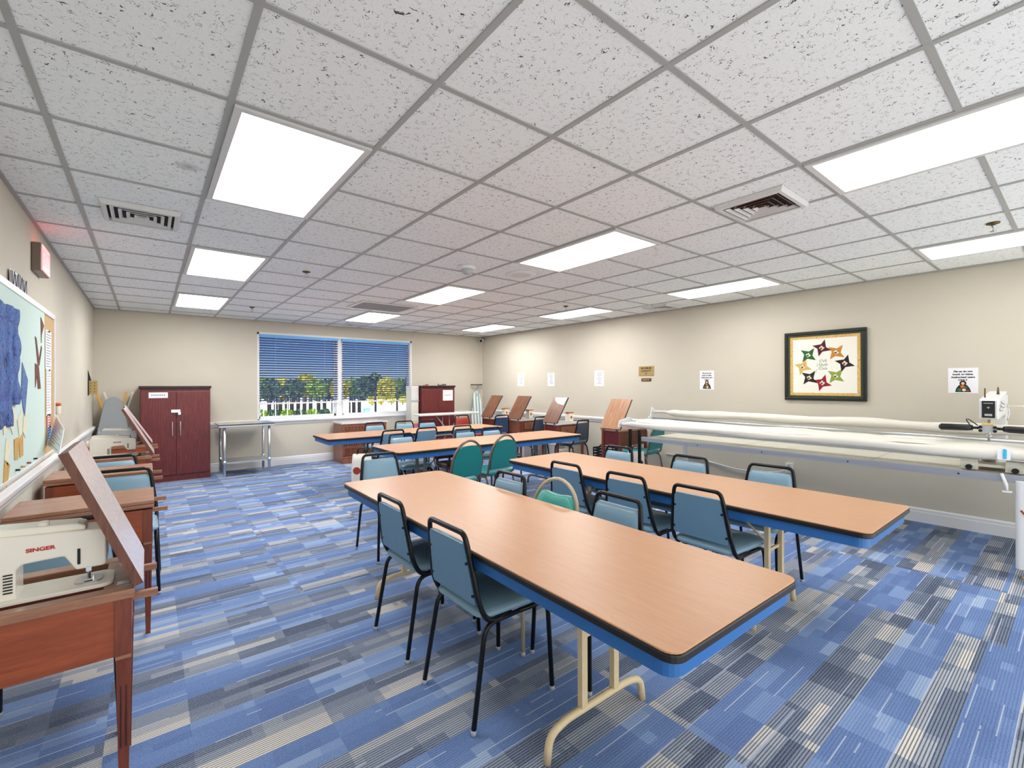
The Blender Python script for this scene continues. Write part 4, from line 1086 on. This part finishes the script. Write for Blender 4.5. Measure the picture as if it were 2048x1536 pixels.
# quilt layer sagging between the front rollers
ly = MB(); n = 30; vs = []; 
for k in range(n+1):
    y = 2.38+(YZ-2.38)*k/n
    for j in range(5):
        f = j/4; vs.append((.06+.2*f, y, .95+.035*f-.03*math.sin(f*PI)+.006*math.sin(k*1.3+j)))
ly.add(vs, [(k*5+j, k*5+j+1, k*5+j+6, k*5+j+5) for k in range(n) for j in range(4)], True)
lo_ = obj('fabric_layer', ly, 'muslin', t); sm_ = lo_.modifiers.new('thick', 'SOLIDIFY'); sm_.thickness = .004
obj('end_bracket', MB().prism([(-.01, .87), (.0, .86), (.33, .93), (.33, .985), (.24, 1.0), (.02, .965)], .016, frame((1, 0, 0), (0, 0, 1), (0, -1, 0), (0, 2.55, 0))), 'white', t, .004)
obj('end_bracket', MB().prism([(.72, .77), (.9, .77), (.9, 1.11), (.83, 1.13), (.80, 1.0), (.74, .97)], .016, frame((1, 0, 0), (0, 0, 1), (0, -1, 0), (0, 2.58, 0))), 'white', t, .004)
obj('end_bracket', MB().prism([(-.01, .84), (.33, .84), (.33, .99), (.02, .985)], .016, frame((1, 0, 0), (0, 0, 1), (0, -1, 0), (0, -1.28, 0))), 'white', t, .004)
obj('end_arm', MB().b2(.30, .8, 2.535, 2.56, .925, .955).b2(.1, .14, YA, 2.56, .9, .925).b2(.87, .9, YA, 2.58, .765, .785), 'white', t)
for (x, y) in ((.0, 2.34), (.0, 2.19)): obj('leg', MB().box((x, y, .43), (.032, .032, .86)).box((x, y, .015), (.06, .05, .03)), 'black', t)
obj('leg', MB().box((.84, 2.02, .36), (.05, .05, .71)).box((.84, 2.02, .012), (.08, .08, .024)), 'white', t)
lg = MB().prism(rrect(-.05, .05, -.07, .07, .03), .66, Matrix.Translation((.0, -1.28, .075))).prism(rrect(-.025, .025, -.025, .025, .01), .07, Matrix.Translation((.0, -1.28, .02)))
obj('leg', lg, 'white', t, .004)
obj('levelling_foot', MB().cyl((0, -1.28, 0), (0, -1.28, .022), (.045, .035), 20), 'tanwood', t)
obj('power_cord', MB().tube([(-.052, -1.24, .52), (-.054, -1.27, .48), (-.054, -1.33, .44)], .006, 8), 'redvinyl', t)
obj('lever', MB().tube([(-.03, -1.14, .78), (-.04, -1.165, .70), (-.045, -1.17, .655)], [.01, .011, .007], 8).box((-.044, -1.17, .648), (.03, .05, .012)), 'white', t)
obj('button_strip', MB().prism(rrect(-.035, .035, -.045, .045, .006), .003, frame((0, -1, 0), (.35, 0, .94), (-.94, 0, .35), (.004, -1.15, .925))), 'paper', t)
bt = MB()
for k in range(4): bt.cyl(Vector((.004-.003+k*.007-.01, -1.155, .90+k*.017)), Vector((-.006+k*.007-.01, -1.155, .903+k*.017)), .011, 12)
obj('button', bt, 'cyan', t)

t = thing('long_arm_machine', 'white long arm quilting machine with black handlebars on the frame', 'quilting machine', (5.8, -1.04, 0))
obj('carriage', MB().b2(-.20, .50, -.18, .14, .80, .825).b2(-.22, -.12, -.22, -.11, .7735, .86).b2(-.22, -.12, .04, .14, .7735, .86).b2(.42, .52, -.18, -.08, .770, .86).b2(.42, .52, .04, .14, .770, .86), 'offwhite', t, .004)
for (x, y) in ((-.235, -.165), (-.235, .09)): obj('wheel', MB().cyl((x-.02, y, .795), (x+.012, y, .795), .02, 16), 'blackplastic', t)
obj('lower_arm', MB().b2(-.02, .70, -.045, .045, .83, .9), 'white', t, .008)
obj('column', MB().prism([(.66, .85), (.82, .85), (.82, 1.36), (.60, 1.38), (.60, 1.2), (.66, 1.16)], .1, frame((1, 0, 0), (0, 0, 1), (0, -1, 0), (0, .05, 0))), 'white', t, .008)
obj('upper_arm', MB().prism([(.02, 1.17), (.64, 1.2), (.64, 1.40), (.02, 1.34), (.0, 1.33), (.0, 1.18)], .11, frame((1, 0, 0), (0, 0, 1), (0, -1, 0), (0, .055, 0))), 'white', t, .006)
obj('front_panel', MB().b2(-.006, .001, -.038, .038, 1.185, 1.325), 'ink', t)
obj('display', MB().b2(-.009, -.006, -.022, .022, 1.2, 1.218).prism([(.012*math.cos(PI/2+i*PI/4)*(1 if i % 2 == 0 else .4), 1.27+.012*math.sin(PI/2+i*PI/4)*(1 if i % 2 == 0 else .4)) for i in range(8)], .0025, frame((0, -1, 0), (0, 0, 1), (-1, 0, 0), (-.006, 0, 0))).b2(-.009, -.006, -.028, .028, 1.303, 1.309), 'greyplastic', t)
obj('spool_pin', MB().cyl((.10, .03, 1.35), (.10, .03, 1.43), .005, 8).cyl((.30, -.03, 1.375), (.30, -.03, 1.44), (.01, .004), 8), 'bronze', t)
obj('thread_guide', MB().tube([(.25, -.058, 1.3), (.25, -.09, 1.29), (.27, -.10, 1.22), (.22, -.09, 1.16)], .005, 6).cyl((.14, -.055, 1.28), (.14, -.08, 1.28), .014, 10).cyl((.2, -.055, 1.31), (.2, -.075, 1.31), .012, 10).cyl((.09, -.055, 1.25), (.09, -.075, 1.25), .012, 10), 'chrome', t)
obj('thread_tree', MB().tube([(.36, -.06, 1.27), (.36, -.16, 1.275), (.36, -.22, 1.26)], [.006, .006, .014], 8), 'offwhite', t)
obj('needle_bar', MB().cyl((.03, 0, .95), (.03, 0, 1.18), .009, 10).cyl((.03, 0, .905), (.03, 0, .95), .004, 8).cyl((.03, 0, 1.02), (.03, 0, 1.04), .017, 12), 'chrome', t)
obj('handle_hub', MB().b2(-.05, .0, -.05, .05, 1.065, 1.125), 'greyplastic', t, .006)
obj('amber_switch', MB().b2(-.05, -.005, -.035, .035, 1.125, 1.142), 'amber', t, .003)
bb = MB()
for y in (-.042, .042):
    for z in (1.08, 1.11): bb.cyl((-.051, y, z), (-.062, y, z), .012, 10)
obj('knob', bb, 'blackplastic', t)
for sy in (-1, 1):
    h_ = obj('handlebar', MB().tube([(-.03, sy*.05, 1.10), (-.04, sy*.10, 1.10)], .011, 8).tube([(-.04, sy*.09, 1.10), (-.05, sy*.12, 1.10), (-.07, sy*.28, 1.098), (-.072, sy*.295, 1.098)], [.022, .027, .028, .012], 12), 'blackplastic', t)
obj('cable', MB().tube(fillet([(-.03, .06, 1.12), (-.05, .11, 1.17), (-.04, .13, 1.17), (-.03, .10, 1.11)], .02), .004, 6), 'blackplastic', t)

# ------------------------------------------------------------------ outside the window
struct('ground_outside', MB().b2(-60, 90, YB+.4, 110, -.5, -.4), 'concrete')
def clump(m_, c, rx, rz_, n, seed, leafs=.22):
    rr = random.Random(seed); b = MB()
    for k in range(n):
        u = rr.uniform(-1, 1); a = rr.uniform(0, 2*PI); q = math.sqrt(1-u*u); ra = rr.uniform(.55, 1.0)
        p = Vector((c[0]+rx*ra*q*math.cos(a), c[1]+rx*ra*q*math.sin(a), c[2]+rz_*ra*u)); s = leafs*rr.uniform(.6, 1.3)
        ax = Vector((rr.uniform(-1, 1), rr.uniform(-1, 1), rr.uniform(-1, 1))).normalized(); bx = ax.orthogonal().normalized(); cx = ax.cross(bx)
        b.add([p+bx*s, p+cx*s*.6, p-bx*s, p-cx*s*.6], [(0, 1, 2, 3)])
    return b
def tree(x, y, h, r, m_, label, seed):
    t = thing('tree', label, 'tree', (x, y, -.4), 0, 'trees across the parking area')
    obj('trunk', MB().tube([(0, 0, 0), (.1, 0, h*.4), (0, .1, h*.7)], [.16, .12, .05], 8), 'bark', t)
    obj('crown', clump(m_, (0, 0, h*.54), r, h*.46, 420, seed, .26), m_, t)
# rays from the camera through the window set the bearing of what stands outside
CX, CY, CZ = .3438, -1.5578, 1.471
def bear(px, d):      # point at distance d along the photo bearing px
    yaw = .671; a = yaw+math.atan((px-1024)/915.7)
    return CX+d*math.sin(a), CY+d*math.cos(a)
TL = ['bushy green tree outside at the blind edge nearest the steel table', 'dark green tree outside, second from the steel table side', 'yellow-green tree outside, third from the steel table side',
      'dark tree outside just before the tall golden one', 'tallest golden tree outside the first blind', 'green tree outside just after the tall golden one', 'dark tree outside, second before the window mullion',
      'yellow-green tree outside, just before the window mullion', 'green tree outside, just past the window mullion', 'dark green tree beside the broad one outside the second blind', 'tallest dark tree outside the second blind',
      'yellow-green tree outside, after the tallest dark one', 'green tree outside, second from the drawer tower side', 'dark tree outside at the blind edge nearest the drawer tower']
TM = ['leaf', 'leafdark', 'leafgold', 'leafdark', 'leafgold', 'leaf', 'leafdark', 'leafgold', 'leaf', 'leafdark', 'leafdark', 'leafgold', 'leaf', 'leafdark']
TH = [2.35, 2.2, 2.3, 2.2, 3.0, 2.3, 2.2, 2.25, 2.3, 2.4, 3.0, 2.4, 2.3, 2.35]
for i in range(14):
    d = 54 if i % 2 else 58
    x, y = bear(518+i*23.2, d); tree(x, y, TH[i]+.4, 1.12, TM[i], TL[i], i)
for i in range(7):
    x, y = bear(524+i*25, 29-i*.15)
    t = thing('shrub', None, 'shrub', (x, y, -.4), 0, 'low hedge shrubs outside the window')
    t['label'] = ('low hedge shrub outside, at the window edge by the steel table', 'low hedge shrub outside, second along the row', 'low hedge shrub outside, third along the row', 'low hedge shrub in the middle of the row outside', 'low hedge shrub outside, third from the mullion', 'low hedge shrub outside, second from the mullion', 'low hedge shrub outside next to the window mullion')[i]
    obj('foliage', clump('leafdark', (0, 0, .28), .34, .26, 320, 40+i, .06), 'leafdark' if i % 2 else 'leaf', t)
    obj('stem', MB().cyl((0, 0, 0), (0, 0, .3), .03, 6), 'bark', t)
names = ['first', 'second', 'third', 'fourth', 'fifth', 'sixth', 'seventh']
for i, px in enumerate((527, 551, 575, 602, 632, 666, 702)):
    x, y = bear(px, 27.3)
    tag(obj('white_post', MB().cyl((0, 0, 0), (0, 0, 1.0), .026, 10), 'white', None, 0, (x, y, -.4)), names[i]+' white post along the hedge outside, counting from the steel table side', 'post', 'white posts along the hedge outside')
for i, px in enumerate((545, 567, 590, 615, 643, 672, 713)):
    x, y = bear(px, 33)
    t = thing('bollard', names[i]+' black twin bollard beyond the hedge, counting from the steel table side', 'bollard', (x, y, -.4), 0, 'black bollards beyond the hedge')
    obj('post', MB().cyl((-.19, 0, 0), (-.19, 0, 1.12), .12, 10), 'blackplastic', t); obj('post', MB().cyl((.19, 0, 0), (.19, 0, 1.12), .12, 10), 'blackplastic', t)
for i, (px, d, h) in enumerate(((700, 30, .0), (751, 28, .1), (794, 32, .0))):
    x, y = bear(px, d)
    t = thing('lamp_post', ('dark lamp post outside just past the mullion', 'dark lamp post outside in the middle of the open gap', 'dark lamp post outside near the window jamb')[i], 'post', (x, y, -.4), 0, 'lamp posts outside')
    obj('pole', MB().cyl((0, 0, 0), (0, 0, h+1.6), (.07, .05), 10), 'blackplastic', t); obj('lamp_head', MB().b2(-.08, .08, -.06, .06, h+1.6, h+1.75), 'blackplastic', t)
x, y = bear(733, 31)
t = thing('recycling_bin', 'small pale blue bin outside below the second blind', 'bin', (x, y, -.4))
obj('body', MB().prism([(-.17, 0), (.17, 0), (.2, .34), (-.2, .34)], .32, frame((1, 0, 0), (0, 0, 1), (0, -1, 0), (0, .16, 0))), 'carblue', t, .02)
obj('lid', MB().b2(-.22, .22, -.19, .19, .34, .38), 'carblue', t, .01)
SL = ('yellow-green shrub outside nearest the mullion in the second gap', 'yellow-green shrub outside, second in the open gap of the second blind', 'yellow-green shrub outside, third in the open gap of the second blind', 'yellow-green shrub outside nearest the drawer tower side')
for i, px in enumerate((744, 762, 783, 805)):
    x, y = bear(px, 44)
    t = thing('shrub', SL[i], 'shrub', (x, y, -.4), 0, 'yellow-green shrubs beyond the paving')
    obj('foliage', clump('leafgold', (0, 0, .5), .40, .42, 260, 60+i, .09), 'leafgold', t)
    obj('stem', MB().cyl((0, 0, 0), (0, 0, .4), .03, 6), 'bark', t)

# ------------------------------------------------------------------ sky with added rear fill, sun, camera
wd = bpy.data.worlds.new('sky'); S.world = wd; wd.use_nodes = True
nt = wd.node_tree; bg = nt.nodes['Background']
class W_G(G):
    def __init__(s, t): s.t = t
gw = W_G(nt)
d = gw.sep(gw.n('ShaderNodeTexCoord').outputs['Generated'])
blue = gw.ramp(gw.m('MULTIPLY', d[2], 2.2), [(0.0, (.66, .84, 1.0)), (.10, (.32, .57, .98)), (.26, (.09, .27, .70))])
rear_fill = gw.ramp(d[2], [(0.0, (1, .985, .96)), (.6, (.9, .95, 1.0))])  # bright neutral backdrop behind the camera, added as soft fill for the room
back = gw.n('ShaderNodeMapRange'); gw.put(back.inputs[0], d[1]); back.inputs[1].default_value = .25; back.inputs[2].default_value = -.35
sky = gw.mix(back.outputs[0], blue, rear_fill)
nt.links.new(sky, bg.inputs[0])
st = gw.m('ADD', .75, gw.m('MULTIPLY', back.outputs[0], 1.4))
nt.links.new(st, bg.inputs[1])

sun = bpy.data.lights.new('sun', 'SUN'); sun.energy = 4.5; sun.angle = .01
so = bpy.data.objects.new('sun', sun); COL.objects.link(so)
so.rotation_euler = Vector((.55, .25, -.8)).to_track_quat('-Z', 'Y').to_euler()

cam = bpy.data.cameras.new('camera'); co = bpy.data.objects.new('camera', cam); COL.objects.link(co)
yaw, pitch, roll = .671, .0014, -.0027
f = Vector((math.sin(yaw)*math.cos(pitch), math.cos(yaw)*math.cos(pitch), math.sin(pitch)))
r0 = Vector((math.cos(yaw), -math.sin(yaw), 0)); u0 = r0.cross(f)
r = r0*math.cos(roll)+u0*math.sin(roll); u = -r0*math.sin(roll)+u0*math.cos(roll)
mw = Matrix.Identity(4)
for i, c in enumerate((r, u, -f)):
    for j in range(3): mw[j][i] = c[j]
mw.translation = (CX, CY, CZ)
co.matrix_world = mw
cam.sensor_fit = 'HORIZONTAL'; cam.sensor_width = 36; cam.lens = 915.7/2048*36; cam.clip_start = .05; cam.clip_end = 400
S.camera = co
S.view_settings.view_transform = 'Standard'; S.view_settings.look = 'None'; S.view_settings.gamma = 1; S.view_settings.exposure = 0.0
try: S.view_settings.use_curve_mapping = False
except Exception: pass
cy = S.cycles
cy.max_bounces = 8; cy.diffuse_bounces = 5; cy.glossy_bounces = 3; cy.transparent_max_bounces = 8; cy.transmission_bounces = 3
cy.caustics_reflective = False; cy.caustics_refractive = False; cy.use_denoising = True
